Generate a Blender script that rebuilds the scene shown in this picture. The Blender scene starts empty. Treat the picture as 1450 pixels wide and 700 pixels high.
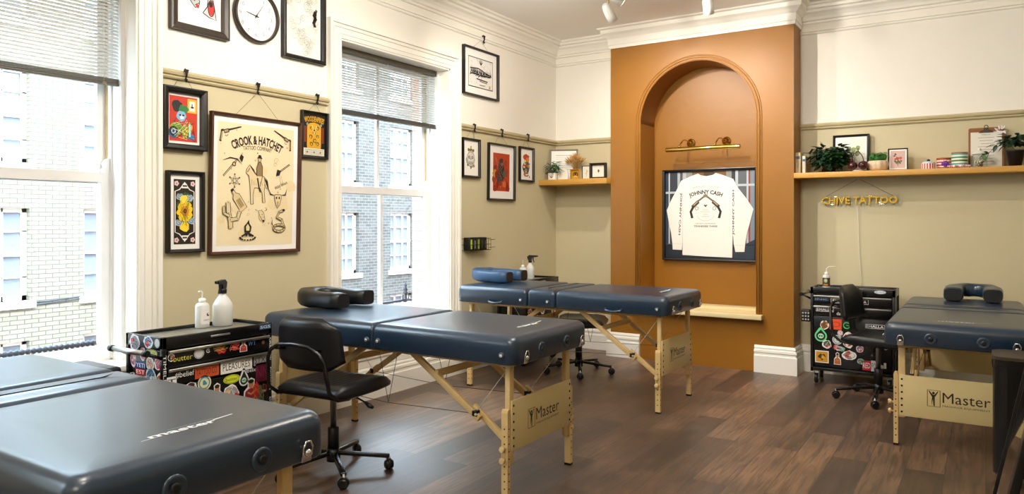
import bpy, bmesh, math, random
from mathutils import Vector, Matrix, Euler
S = bpy.context.scene
COL = S.collection
PI = math.pi
random.seed(7)

# ---------------------------------------------------------------- camera
cam_d = bpy.data.cameras.new('camera'); cam = bpy.data.objects.new('camera', cam_d); COL.objects.link(cam)
cam.location = (0, 0, 1.35); cam.rotation_euler = (PI/2, 0, math.atan(671/1043.))
cam_d.sensor_width = 36; cam_d.lens = 1043/1450*36; cam_d.shift_y = -37/1450
cam_d.clip_start = 0.05; cam_d.clip_end = 200
S.camera = cam
# ---------------------------------------------------------------- colour management
S.view_settings.view_transform = 'Standard'; S.view_settings.look = 'None'
S.view_settings.gamma = 1; S.view_settings.use_curve_mapping = False
S.view_settings.exposure = 0.17
# ---------------------------------------------------------------- world: bright overcast sky
W = bpy.data.worlds.new('sky'); S.world = W; W.use_nodes = True
bg = W.node_tree.nodes['Background']; bg.inputs[0].default_value = (0.66, 0.83, 1.0, 1); bg.inputs[1].default_value = 15.0
# ---------------------------------------------------------------- sun on the street side
def light(kind, name, loc, energy, color, **k):
    d = bpy.data.lights.new(name, kind); d.energy = energy; d.color = color
    for a, b in k.items():
        if a != 'rot' and a != 'target': setattr(d, a, b)
    o = bpy.data.objects.new(name, d); COL.objects.link(o); o.location = loc
    if 'target' in k: o.rotation_euler = (Vector(k['target'])-Vector(loc)).to_track_quat('-Z', 'Y').to_euler()
    if 'rot' in k: o.rotation_euler = k['rot']
    return o
light('SUN', 'sun', (0, 0, 20), 1.2, (1, .96, .88), target=(-14, 5, 6), angle=0.02)
WARM = (1, .93, .84); SPOTK = .38; FILLK = 42
TRACK_HEADS = [(-2.64, 5.59), (-1.87, 5.80), (-2.35, 5.06)]
# ceiling spots: (head position, aim, watts); the lamp bodies are built further down
SPOTS = [((-2.64, 5.59, 3.09), (-2.35, 7.0, 1.55), 170), ((-1.87, 5.80, 3.09), (-2.0, 7.0, .9), 45), ((-2.35, 5.06, 3.04), (-.2, 7.0, 1.3), 250),
         ((-2.2, 3.3, 3.04), (-3.9, 4.0, 1.6), 130), ((-1.7, 3.1, 3.04), (-1.2, 5.2, 0), 130), ((-2.0, 2.7, 3.04), (-3.9, 2.8, 1.8), 170),  # unseen heads; all but the clock wall one added for brightness
         ((-1.25, 4.2, 3.04), (-.1, 5.6, .7), 90), ((-1.0, .6, 3.04), (-3.9, 1.5, 1.2), 120), ((-1.5, 2.4, 3.04), (-1.6, 6.7, 1.2), 170), ((-2.9, 4.45, 3.08), (-3.7, 7.0, 1.4), 170)]  # unseen heads added out of view to brighten the room
for i, (p, t, w) in enumerate(SPOTS):
    light('SPOT', 'spot_beam', Vector(p)+(Vector(t)-Vector(p)).normalized()*.10, w*SPOTK, WARM, target=t, spot_size=2.3, spot_blend=.9, shadow_soft_size=.02)
# glowing globes added out of view as soft fill for the room
FILL_GLOBES = [(-1.9, 1.0, 2.75), (-1.6, 3.2, 2.72), (-.6, -1.2, 2.75)]

try:
    c = S.cycles; c.max_bounces = 10; c.diffuse_bounces = 5; c.glossy_bounces = 4; c.transparent_max_bounces = 24
    c.transmission_bounces = 6; c.sample_clamp_indirect = 6; c.use_denoising = True; c.caustics_reflective = False; c.caustics_refractive = False
except Exception: pass

# ================================================================ materials
MATS = {}
def srgb(h):
    if isinstance(h, str):
        h = h.lstrip('#'); v = [int(h[i:i+2], 16)/255 for i in (0, 2, 4)]
    else: v = h
    return tuple(((x/12.92) if x <= .04045 else ((x+.055)/1.055)**2.4) for x in v)
def mat(name, col, rough=.5, metal=0, bump=0, bscale=60, noise=0, nscale=8, coat=0, spec=None, emit=None, estr=0, trans=0, ior=1.45, sheen=0, stretch=None):
    key = name
    if key in MATS: return MATS[key]
    m = bpy.data.materials.new(name); m.use_nodes = True; MATS[key] = m
    nt = m.node_tree; b = nt.nodes['Principled BSDF']
    c = srgb(col); b.inputs['Base Color'].default_value = (*c, 1); b.inputs['Roughness'].default_value = rough
    b.inputs['Metallic'].default_value = metal; b.inputs['IOR'].default_value = ior
    if coat: b.inputs['Coat Weight'].default_value = coat; b.inputs['Coat Roughness'].default_value = .1
    if spec is not None: b.inputs['Specular IOR Level'].default_value = spec
    if trans: b.inputs['Transmission Weight'].default_value = trans
    if emit: b.inputs['Emission Color'].default_value = (*srgb(emit), 1); b.inputs['Emission Strength'].default_value = estr
    if noise or bump:
        tc = nt.nodes.new('ShaderNodeTexCoord'); src = tc.outputs['Object']
        if stretch:
            mp = nt.nodes.new('ShaderNodeMapping'); mp.inputs['Scale'].default_value = stretch; nt.links.new(src, mp.inputs[0]); src = mp.outputs[0]
        if noise:
            n = nt.nodes.new('ShaderNodeTexNoise'); n.inputs['Scale'].default_value = nscale; n.inputs['Detail'].default_value = 5
            nt.links.new(src, n.inputs['Vector'])
            mx = nt.nodes.new('ShaderNodeMix'); mx.data_type = 'RGBA'
            mx.inputs['A'].default_value = (*[x*(1-noise) for x in c], 1); mx.inputs['B'].default_value = (*[min(1, x*(1+noise)) for x in c], 1)
            nt.links.new(n.outputs['Fac'], mx.inputs['Factor']); nt.links.new(mx.outputs['Result'], b.inputs['Base Color'])
        if bump:
            n2 = nt.nodes.new('ShaderNodeTexNoise'); n2.inputs['Scale'].default_value = bscale; n2.inputs['Detail'].default_value = 4
            nt.links.new(src, n2.inputs['Vector'])
            bp = nt.nodes.new('ShaderNodeBump'); bp.inputs['Strength'].default_value = bump; bp.inputs['Distance'].default_value = .01
            nt.links.new(n2.outputs['Fac'], bp.inputs['Height']); nt.links.new(bp.outputs[0], b.inputs['Normal'])
    return m
def flat(h, rough=.55):
    if len(h) != 7: h = '#222222'
    return mat('ink_'+h.strip('#')+('' if rough == .55 else '_%d' % (rough*100)), h, rough)

M_white = mat('white_wall_paint', '#f2eee4', .6, bump=.05, bscale=40, noise=.02)
M_khaki = mat('khaki_wall_paint', '#cabf9c', .6, bump=.06, bscale=30, noise=.04, nscale=3)
M_rail = mat('khaki_gloss_paint', '#bdb08a', .4)
M_ochre = mat('ochre_wall_paint', '#96631a', .42, bump=.1, bscale=18, noise=.06, nscale=4)
M_trim = mat('white_gloss_paint', '#f4f1e8', .35)
M_sash = mat('sash_paint', '#efeeec', .35)
M_ceil = mat('ceiling_paint', '#f6f4ef', .7)
M_pine = mat('pale_board', '#e8d5a4', .45, noise=.10, nscale=6, stretch=(1, 8, 8))
M_oak = mat('oak_shelf', '#c79544', .4, noise=.18, nscale=5, stretch=(1.2, 14, 14), bump=.1, bscale=12)
M_beech = mat('beech_wood', '#dcbd83', .38, noise=.10, nscale=9, stretch=(12, 12, 1.5))
M_beechpanel = mat('beech_panel', '#d9c48d', .45, noise=.06, nscale=3)
M_vinyl = mat('navy_vinyl', '#1c3146', .29, bump=.012, bscale=200, noise=.06, nscale=5, spec=1.0)
M_vinylblk = mat('black_vinyl', '#14161a', .34, bump=.12, bscale=240)
M_blkplastic = mat('black_plastic', '#101012', .38)
M_blkmetal = mat('black_enamel', '#0c0c0e', .25, spec=.6)
M_chrome = mat('chrome', '#d8d8d8', .12, 1)
M_alu = mat('brushed_aluminium', '#c9c9c6', .3, 1)
M_brass = mat('polished_brass', '#d6b25a', .16, 1)
M_steel = mat('grey_blind_metal', '#cfcdc6', .35, .3)
M_darkrail = mat('dark_blind_rail', '#5a5448', .4, .2)
M_cord = mat('white_cord', '#e8e6de', .6)
M_cable = mat('steel_cable', '#4a4a4a', .4, .6)
M_blkframe = mat('black_frame_wood', '#15120f', .3)
M_darkframe = mat('dark_brown_frame_wood', '#33291f', .35)
M_walnut = mat('walnut_frame_wood', '#4a2a1a', .35, noise=.2, nscale=20, stretch=(1, 1, 8))
M_greyframe = mat('grey_frame_wood', '#8d8178', .4)
M_gold = mat('gold_letters', '#c09a20', .35, .4)
M_leaf = mat('dark_green_leaf', '#23402b', .4, noise=.35, nscale=30)
M_leaf2 = mat('bright_green_leaf', '#3f7a2c', .45, noise=.35, nscale=40)
M_leaf3 = mat('silvery_green_leaf', '#5f8a52', .4, noise=.4, nscale=40)
M_wheat = mat('dried_wheat', '#c59a55', .7, noise=.25, nscale=50)
M_redbrick = None
M_bottle = mat('translucent_white_plastic', '#eef0ec', .35, trans=.25)
M_mirror = mat('mirror_glass', '#e8ecec', .02, 1)
M_iron = mat('dark_iron', '#3a4048', .5)
M_road = mat('asphalt', '#8a8a86', .8)

def brick_mat(name, c1, c2, mortar, bw=.22, bh=.075, msize=.008):
    m = bpy.data.materials.new(name); m.use_nodes = True; nt = m.node_tree; b = nt.nodes['Principled BSDF']
    tc = nt.nodes.new('ShaderNodeTexCoord'); sp = nt.nodes.new('ShaderNodeSeparateXYZ'); cb = nt.nodes.new('ShaderNodeCombineXYZ')
    ad = nt.nodes.new('ShaderNodeMath'); ad.operation = 'ADD'
    nt.links.new(tc.outputs['Object'], sp.inputs[0]); nt.links.new(sp.outputs['X'], ad.inputs[0]); nt.links.new(sp.outputs['Y'], ad.inputs[1])
    nt.links.new(ad.outputs[0], cb.inputs['X']); nt.links.new(sp.outputs['Z'], cb.inputs['Y'])
    br = nt.nodes.new('ShaderNodeTexBrick'); br.inputs['Scale'].default_value = 1
    br.inputs['Brick Width'].default_value = bw; br.inputs['Row Height'].default_value = bh; br.inputs['Mortar Size'].default_value = msize
    br.inputs['Color1'].default_value = (*srgb(c1), 1); br.inputs['Color2'].default_value = (*srgb(c2), 1); br.inputs['Mortar'].default_value = (*srgb(mortar), 1)
    nt.links.new(cb.outputs[0], br.inputs['Vector']); nt.links.new(br.outputs['Color'], b.inputs['Base Color']); b.inputs['Roughness'].default_value = .85
    return m
M_cream_brick = brick_mat('cream_brick', '#8d8674', '#7d7767', '#5d584d')
M_grey_brick = brick_mat('grey_brick', '#5a5854', '#474542', '#73706a')
M_redbrick = brick_mat('red_brick', '#cf9a88', '#c28b7a', '#857c76', bh=.09, msize=.006)

def floor_mat():
    m = bpy.data.materials.new('dark_oak_planks'); m.use_nodes = True; nt = m.node_tree; b = nt.nodes['Principled BSDF']
    L = nt.links.new; N = nt.nodes.new
    tc = N('ShaderNodeTexCoord'); sp = N('ShaderNodeSeparateXYZ'); cb = N('ShaderNodeCombineXYZ')
    L(tc.outputs['Object'], sp.inputs[0]); L(sp.outputs['Y'], cb.inputs['X']); L(sp.outputs['X'], cb.inputs['Y'])
    br = N('ShaderNodeTexBrick'); br.inputs['Scale'].default_value = 1; br.inputs['Brick Width'].default_value = 1.25; br.inputs['Row Height'].default_value = .185
    br.inputs['Mortar Size'].default_value = .0016; br.inputs['Color1'].default_value = (0, 0, 0, 1); br.inputs['Color2'].default_value = (1, 1, 1, 1); br.inputs['Mortar'].default_value = (0.3, .3, .3, 1)
    br.offset = .37; br.offset_frequency = 2
    L(cb.outputs[0], br.inputs['Vector'])
    # per plank tone
    r1 = N('ShaderNodeValToRGB'); e = r1.color_ramp.elements; e[0].position = 0; e[0].color = (*srgb('#463225'), 1); e[1].position = 1; e[1].color = (*srgb('#86664c'), 1)
    k = e.new(.5); k.color = (*srgb('#664b39'), 1)
    L(br.outputs['Color'], r1.inputs[0])
    # grain along Y
    mp = N('ShaderNodeMapping'); mp.inputs['Scale'].default_value = (15, 1.0, 1); L(tc.outputs['Object'], mp.inputs[0])
    n = N('ShaderNodeTexNoise'); n.inputs['Scale'].default_value = 3; n.inputs['Detail'].default_value = 8; n.inputs['Distortion'].default_value = 1.2; L(mp.outputs[0], n.inputs['Vector'])
    # offset the grain by the plank tone so that it breaks at joints
    vm = N('ShaderNodeVectorMath'); vm.operation = 'MULTIPLY_ADD'; vm.inputs[1].default_value = (7, 7, 7)
    L(br.outputs['Color'], vm.inputs[0]); L(mp.outputs[0], vm.inputs[2]); L(vm.outputs[0], n.inputs['Vector'])
    r2 = N('ShaderNodeValToRGB'); r2.color_ramp.elements[0].position = .38; r2.color_ramp.elements[0].color = (.50, .49, .49, 1); r2.color_ramp.elements[1].position = .64; r2.color_ramp.elements[1].color = (1.3, 1.28, 1.25, 1)
    L(n.outputs['Fac'], r2.inputs[0])
    n3 = N('ShaderNodeTexNoise'); n3.inputs['Scale'].default_value = 2.2; n3.inputs['Detail'].default_value = 3; L(tc.outputs['Object'], n3.inputs['Vector'])
    r3 = N('ShaderNodeValToRGB'); r3.color_ramp.elements[0].position = .35; r3.color_ramp.elements[0].color = (.62, .64, .68, 1); r3.color_ramp.elements[1].position = .65; r3.color_ramp.elements[1].color = (1.12, 1.08, 1.02, 1)
    L(n3.outputs['Fac'], r3.inputs[0])
    mx = N('ShaderNodeMix'); mx.data_type = 'RGBA'; mx.blend_type = 'MULTIPLY'; mx.inputs['Factor'].default_value = 1
    L(r1.outputs[0], mx.inputs['A']); L(r2.outputs[0], mx.inputs['B'])
    mx2 = N('ShaderNodeMix'); mx2.data_type = 'RGBA'; mx2.blend_type = 'MULTIPLY'; mx2.inputs['Factor'].default_value = 1
    L(mx.outputs['Result'], mx2.inputs['A']); L(r3.outputs[0], mx2.inputs['B'])
    mj = N('ShaderNodeMix'); mj.data_type = 'RGBA'; L(br.outputs['Fac'], mj.inputs['Factor']); L(mx2.outputs['Result'], mj.inputs['A']); mj.inputs['B'].default_value = (*srgb('#1c1512'), 1)
    L(mj.outputs['Result'], b.inputs['Base Color'])
    mr = N('ShaderNodeMapRange'); L(n.outputs['Fac'], mr.inputs[0]); mr.inputs[3].default_value = .33; mr.inputs[4].default_value = .50; b.inputs['IOR'].default_value = 1.7; L(mr.outputs[0], b.inputs['Roughness'])
    bp = N('ShaderNodeBump'); bp.inputs['Strength'].default_value = .10; bp.inputs['Distance'].default_value = .002; b.inputs['Specular IOR Level'].default_value = .9
    L(n.outputs['Fac'], bp.inputs['Height']); L(bp.outputs[0], b.inputs['Normal'])
    return m
M_floor = floor_mat()
def glass_mat():
    m = bpy.data.materials.new('window_glass'); m.use_nodes = True; nt = m.node_tree
    for n in list(nt.nodes): nt.nodes.remove(n)
    o = nt.nodes.new('ShaderNodeOutputMaterial'); mx = nt.nodes.new('ShaderNodeMixShader'); t = nt.nodes.new('ShaderNodeBsdfTransparent'); g = nt.nodes.new('ShaderNodeBsdfGlossy')
    g.inputs['Roughness'].default_value = .01; t.inputs[0].default_value = (.97, .985, .98, 1)
    lw = nt.nodes.new('ShaderNodeLayerWeight'); lw.inputs[0].default_value = .5
    pw = nt.nodes.new('ShaderNodeMath'); pw.operation = 'POWER'; pw.inputs[1].default_value = 5; nt.links.new(lw.outputs['Facing'], pw.inputs[0])
    fr = nt.nodes.new('ShaderNodeMath'); fr.operation = 'MULTIPLY_ADD'; fr.inputs[1].default_value = .5; fr.inputs[2].default_value = .03; nt.links.new(pw.outputs[0], fr.inputs[0])
    nt.links.new(fr.outputs[0], mx.inputs[0]); nt.links.new(t.outputs[0], mx.inputs[1]); nt.links.new(g.outputs[0], mx.inputs[2]); nt.links.new(mx.outputs[0], o.inputs[0])
    return m
M_glass = glass_mat()

# ================================================================ mesh helpers
class MB:
    """collects shapes into one mesh; shapes take a material slot"""
    def __init__(s): s.bm = bmesh.new(); s.mats = []; s.T = Matrix.Identity(4)
    def mi(s, m):
        if m is None: return 0
        if m not in s.mats: s.mats.append(m)
        return s.mats.index(m)
    def _tag(s, faces, m, smooth=False):
        i = s.mi(m)
        for f in faces: f.material_index = i; f.smooth = smooth
    def box(s, x0, y0, z0, x1, y1, z1, m=None, bev=0, seg=2):
        r = bmesh.ops.create_cube(s.bm, size=1)['verts']
        for v in r: v.co = Vector(((x0+x1)/2+v.co.x*(x1-x0), (y0+y1)/2+v.co.y*(y1-y0), (z0+z1)/2+v.co.z*(z1-z0)))
        faces = list({f for v in r for f in v.link_faces})
        if bev:
            eds = list({e for v in r for e in v.link_edges})
            rr = bmesh.ops.bevel(s.bm, geom=eds+r, offset=bev, segments=seg, profile=.5, affect='EDGES', clamp_overlap=True)
            faces = [f for f in set(rr['faces']) | set(f for f in faces if f.is_valid)]
            vs = {v for f in faces for v in f.verts}
            faces = list({f for v in vs for f in v.link_faces})
        vs = {v for f in faces for v in f.verts}
        for v in vs: v.co = s.T @ v.co
        s._tag(faces, m, bool(bev)); return s
    def beam(s, a, b, w, h, m=None, up=(0, 0, 1), bev=0):
        a, b = Vector(a), Vector(b); d = b-a; L = d.length; d.normalize()
        up = Vector(up)
        if abs(d.dot(up)) > .99: up = Vector((1, 0, 0))
        sx = d.cross(up).normalized(); sz = sx.cross(d).normalized()
        R = Matrix((( sx.x, d.x, sz.x, a.x), (sx.y, d.y, sz.y, a.y), (sx.z, d.z, sz.z, a.z), (0, 0, 0, 1)))
        T = s.T; s.T = T @ R; s.box(-w/2, 0, -h/2, w/2, L, h/2, m, bev); s.T = T; return s
    def lathe(s, prof, m=None, c=(0, 0, 0), n=20, axis='Z', smooth=True, cap=True):
        rings = []; c = Vector(c)
        def P(r, z, a):
            x, y = r*math.cos(a), r*math.sin(a)
            v = {'Z': (x, y, z), 'X': (z, x, y), 'Y': (x, z, y)}[axis]
            return s.T @ (c+Vector(v))
        for r, z in prof:
            rings.append([s.bm.verts.new(P(max(r, 1e-5), z, 2*PI*k/n)) for k in range(n)])
        fs = []
        for A, B in zip(rings, rings[1:]):
            for k in range(n): fs.append(s.bm.faces.new((A[k], A[(k+1) % n], B[(k+1) % n], B[k])))
        s._tag(fs, m, smooth)
        if cap:
            cp = [s.bm.faces.new(rings[0][::-1]), s.bm.faces.new(rings[-1])]; s._tag(cp, m)
        return s
    def cyl(s, a, b, r, m=None, n=12, r2=None):
        return s.tube([a, b], r, m, n, r2=r2)
    def tube(s, pts, r, m=None, n=8, closed=False, r2=None, flat_=1):
        pts = [Vector(p) for p in pts]; N = len(pts); rings = []
        nrm = None
        for i, p in enumerate(pts):
            if closed: d = pts[(i+1) % N]-pts[i-1]
            else: d = pts[min(i+1, N-1)]-pts[max(i-1, 0)]
            d.normalize()
            if nrm is None:
                u = Vector((0, 0, 1)) if abs(d.z) < .9 else Vector((1, 0, 0)); nrm = d.cross(u).normalized()
            else: nrm = (nrm-d*nrm.dot(d)).normalized()
            bi = d.cross(nrm); rr = r if not callable(r) else r(i/(N-1))
            if r2 is not None: rr = r+(r2-r)*i/(N-1)
            rings.append([s.bm.verts.new(s.T @ (p+nrm*rr*math.cos(2*PI*k/n)+bi*rr*flat_*math.sin(2*PI*k/n))) for k in range(n)])
        fs = []
        R = rings+[rings[0]] if closed else rings
        for A, B in zip(R, R[1:]):
            for k in range(n): fs.append(s.bm.faces.new((A[k], A[(k+1) % n], B[(k+1) % n], B[k])))
        s._tag(fs, m, True)
        if not closed: s._tag([s.bm.faces.new(rings[0][::-1]), s.bm.faces.new(rings[-1])], m)
        return s
    def prism(s, poly, h0, h1, m=None, axis='Z', smooth=False):
        """polygon in the plane across axis, extruded h0..h1.  Z:(x,y)  X:(y,z)  Y:(x,z)"""
        def P(p, h):
            return s.T @ Vector({'Z': (p[0], p[1], h), 'X': (h, p[0], p[1]), 'Y': (p[0], h, p[1])}[axis])
        A = [s.bm.verts.new(P(p, h0)) for p in poly]; B = [s.bm.verts.new(P(p, h1)) for p in poly]; n = len(poly)
        fs = [s.bm.faces.new((A[k], A[(k+1) % n], B[(k+1) % n], B[k])) for k in range(n)]
        s._tag(fs, m, smooth); s._tag([s.bm.faces.new(A[::-1]), s.bm.faces.new(B)], m); return s
    def quad(s, pts, m=None):
        s._tag([s.bm.faces.new([s.bm.verts.new(s.T @ Vector(p)) for p in pts])], m); return s
    def ball(s, c, r, m=None, sub=2, sc=(1, 1, 1)):
        q = bmesh.ops.create_icosphere(s.bm, subdivisions=sub, radius=r)['verts']
        for v in q: v.co = s.T @ (Vector(c)+Vector((v.co.x*sc[0], v.co.y*sc[1], v.co.z*sc[2])))
        s._tag({f for v in q for f in v.link_faces}, m, True); return s
    def build(s, name, m=None, parent=None, loc=None, wn=True):
        bm = s.bm
        bmesh.ops.recalc_face_normals(bm, faces=bm.faces)
        me = bpy.data.meshes.new(name); bm.to_mesh(me); bm.free()
        if m is not None and not s.mats: me.materials.append(m)
        elif m is not None:
            for q in s.mats: me.materials.append(q)
        else:
            for q in s.mats: me.materials.append(q)
        o = bpy.data.objects.new(name, me); COL.objects.link(o)
        if parent: o.parent = parent
        if loc: o.location = loc
        return o

def tag(o, label=None, cat=None, group=None, kind=None):
    if label: o['label'] = label
    if cat: o['category'] = cat
    if group: o['group'] = group
    if kind: o['kind'] = kind
    return o
def thing(name, label, cat, loc=(0, 0, 0), rz=0, group=None):
    o = bpy.data.objects.new(name, None); COL.objects.link(o); o.location = loc; o.rotation_euler = (0, 0, rz); o.empty_display_size = .05
    return tag(o, label, cat, group)
def copy_tree(o, parent=None):
    c = o.copy(); COL.objects.link(c)
    if parent: c.parent = parent
    for ch in list(o.children): copy_tree(ch, c)
    return c

# ---- text as mesh, cached
TXT = {}
def text_polys(body, bold=0.0):
    k = (body, bold)
    if k in TXT: return TXT[k]
    cu = bpy.data.curves.new('t', 'FONT'); cu.body = body; cu.size = 1; cu.resolution_u = 2; cu.offset = bold; cu.fill_mode = 'FRONT'
    ob = bpy.data.objects.new('t', cu); COL.objects.link(ob)
    dg = bpy.context.evaluated_depsgraph_get(); dg.update()
    me = bpy.data.meshes.new_from_object(ob.evaluated_get(dg))
    vs = [(v.co.x, v.co.y) for v in me.vertices]; fs = [tuple(p.vertices) for p in me.polygons]
    bpy.data.objects.remove(ob); bpy.data.curves.remove(cu); bpy.data.meshes.remove(me)
    xs = [v[0] for v in vs] or [0]; ys = [v[1] for v in vs] or [0]
    TXT[k] = (vs, fs, min(xs), max(xs), min(ys), max(ys)); return TXT[k]

class Art:
    """flat ink layers lying on a plane: origin, u (right), v (up), n (towards the viewer)"""
    def __init__(s, o=(0, 0, 0), u=(1, 0, 0), v=(0, 0, 1), step=.00005, lift=0.0004):
        s.bm = bmesh.new(); s.mats = []; s.o = Vector(o); s.u = Vector(u).normalized(); s.v = Vector(v).normalized(); s.n = s.u.cross(s.v); s.h = lift; s.step = step
        s.ox = s.oy = 0; s.ang = 0; s.sc = 1
    def at(s, x=0, y=0, ang=0, sc=1): s.ox, s.oy, s.ang, s.sc = x, y, ang, sc; return s
    def P(s, x, y):
        x, y = x*s.sc, y*s.sc; c, d = math.cos(s.ang), math.sin(s.ang)
        x, y = x*c-y*d+s.ox, x*d+y*c+s.oy
        return s.o+s.u*x+s.v*y+s.n*s.h
    def m(s, col):
        q = flat(col) if isinstance(col, str) else col
        if q not in s.mats: s.mats.append(q)
        return s.mats.index(q)
    def up(s): s.h += s.step; return s
    def poly(s, pts, col, up=True):
        if up: s.up()
        f = s.bm.faces.new([s.bm.verts.new(s.P(*p)) for p in pts]); f.material_index = s.m(col); return s
    def rect(s, x0, y0, x1, y1, col): return s.poly([(x0, y0), (x1, y0), (x1, y1), (x0, y1)], col)
    def ell(s, cx, cy, rx, ry, col, n=20, a0=0, a1=2*PI):
        return s.poly([(cx+rx*math.cos(a0+(a1-a0)*k/n), cy+ry*math.sin(a0+(a1-a0)*k/n)) for k in range(n)], col)
    def blob(s, cx, cy, r, col, n=14, j=.3, seed=0, ry=None):
        q = random.Random(seed); ry = ry or r
        return s.poly([(cx+r*(1-j*q.random())*math.cos(2*PI*k/n), cy+ry*(1-j*q.random())*math.sin(2*PI*k/n)) for k in range(n)], col)
    def line(s, pts, w, col, closed=False, taper=False):
        s.up(); mi = s.m(col); n = len(pts); L = []; Rr = []
        for i in range(n):
            a = pts[i-1] if (closed or i > 0) else pts[i]; b = pts[(i+1) % n] if (closed or i < n-1) else pts[i]
            dx, dy = b[0]-a[0], b[1]-a[1]; l = math.hypot(dx, dy) or 1; nx, ny = -dy/l, dx/l
            ww = w/2*((1-abs(2*i/(n-1)-1))*.9+.1 if taper else 1)
            L.append(s.bm.verts.new(s.P(pts[i][0]+nx*ww, pts[i][1]+ny*ww))); Rr.append(s.bm.verts.new(s.P(pts[i][0]-nx*ww, pts[i][1]-ny*ww)))
        for i in range(n if closed else n-1):
            j = (i+1) % n; f = s.bm.faces.new((L[i], Rr[i], Rr[j], L[j])); f.material_index = mi
        return s
    def ring(s, cx, cy, rx, ry, w, col, n=24, a0=0, a1=2*PI):
        full = abs(a1-a0-2*PI) < 1e-6
        pts = [(cx+rx*math.cos(a0+(a1-a0)*k/(n if full else n-1)), cy+ry*math.sin(a0+(a1-a0)*k/(n if full else n-1))) for k in range(n)]
        return s.line(pts, w, col, closed=full)
    def curl(s, cx, cy, r, turns, w, col, a0=0, n=24):
        return s.line([(cx+r*(1-.8*k/n)*math.cos(a0+turns*2*PI*k/n), cy+r*(1-.8*k/n)*math.sin(a0+turns*2*PI*k/n)) for k in range(n+1)], w, col)
    def text(s, body, cx, cy, h=None, w=None, col='#000000', bold=.0, rot=0, arc=0):
        """centred text, h = cap height, w = width (either may be None)"""
        vs, fs, x0, x1, y0, y1 = text_polys(body, bold)
        if not fs: return s
        ww, hh = x1-x0, y1-y0
        sx = (w/ww) if w else (h/hh); sy = (h/hh) if h else sx
        s.up(); mi = s.m(col); c, d = math.cos(rot), math.sin(rot); out = []
        for x, y in vs:
            X, Y = (x-(x0+x1)/2)*sx, (y-(y0+y1)/2)*sy
            if arc:
                t = X/arc; X, Y = (arc+Y)*math.sin(t), (arc+Y)*math.cos(t)-arc
            out.append(s.bm.verts.new(s.P(cx+X*c-Y*d, cy+X*d+Y*c)))
        for f in fs:
            try: q = s.bm.faces.new([out[i] for i in f]); q.material_index = mi
            except ValueError: pass
        return s
    def scrib(s, x0, y0, x1, y1, w, col, n=8, seed=0):
        q = random.Random(seed); return s.line([(x0+(x1-x0)*q.random(), y0+(y1-y0)*q.random()) for _ in range(n)], w, col)
    def build(s, name, parent=None):
        for f in s.bm.faces:
            f.normal_update()
            if f.normal.dot(s.n) < 0: f.normal_flip()
        me = bpy.data.meshes.new(name); s.bm.to_mesh(me); s.bm.free()
        for q in s.mats: me.materials.append(q)
        o = bpy.data.objects.new(name, me); COL.objects.link(o)
        if parent: o.parent = parent
        return o

# ================================================================ room shell
XL, YB, ZC = -3.94, 7.01, 3.27
XR, YF = 1.75, -2.4
RAIL = 2.195
WINS = [(3.815, 5.11), (1.005, 2.30), (-1.805, -.51)]     # openings in the left wall; the last, unseen, is added for more daylight
ZS, ZH = .56, 2.675
ZBK = {0: 2.155, 1: 2.10, 2: 2.3}
def struct(o): o['kind'] = 'structure'; return o

mb = MB(); mb.box(-4.36, YF-.2, -.12, XR+.2, YB+.35, 0, M_floor); struct(mb.build('floor'))
mb = MB(); mb.box(-4.36, YF-.2, ZC, XR+.2, YB+.35, ZC+.2, M_ceil); struct(mb.build('ceiling'))
# left wall with two window openings and an added unseen one; outer leaf of red brick
mb = MB()
def wseg(y0, y1, z0, z1):
    for a, b, m in ((0, RAIL, M_khaki), (RAIL, ZC, M_white)):
        lo, hi = max(z0, a), min(z1, b)
        if hi > lo:
            mb.box(-4.2, y0, lo, XL, y1, hi, m)
    mb.box(-4.36, y0+(.03 if y0 > YF else 0)*0, z0, -4.2, y1, z1, M_redbrick)
ys = [YF]+[v for w in sorted(WINS) for v in w]+[YB+.3]
for a, b in zip(ys[::2], ys[1::2]): wseg(a, b, 0, ZC)
for a, b in WINS: wseg(a, b, 0, ZS); wseg(a, b, ZH, ZC)
struct(mb.build('wall_left'))
mb = MB()
for z0, z1, m in ((0, RAIL, M_khaki), (RAIL, ZC, M_white)): mb.box(XL, YB, z0, XR+.2, YB+.33, z1, m)
# cut out for the niche is behind the chimney breast: build the back wall in two stretches
mb.bm.free(); mb = MB()
for z0, z1, m in ((0, RAIL, M_khaki), (RAIL, ZC, M_white)):
    mb.box(XL, YB, z0, -3.0, YB+.33, z1, m); mb.box(-1.58, YB, z0, XR+.2, YB+.33, z1, m)
struct(mb.build('wall_back'))
mb = MB()
for z0, z1, m in ((0, RAIL, M_khaki), (RAIL, ZC, M_white)): mb.box(XR, YF-.2, z0, XR+.2, YB, z1, m)
struct(mb.build('wall_right'))
mb = MB()
for z0, z1, m in ((0, RAIL, M_khaki), (RAIL, ZC, M_white)): mb.box(-4.36, YF-.2, z0, XR+.2, YF, z1, m)
struct(mb.build('wall_front'))

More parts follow.
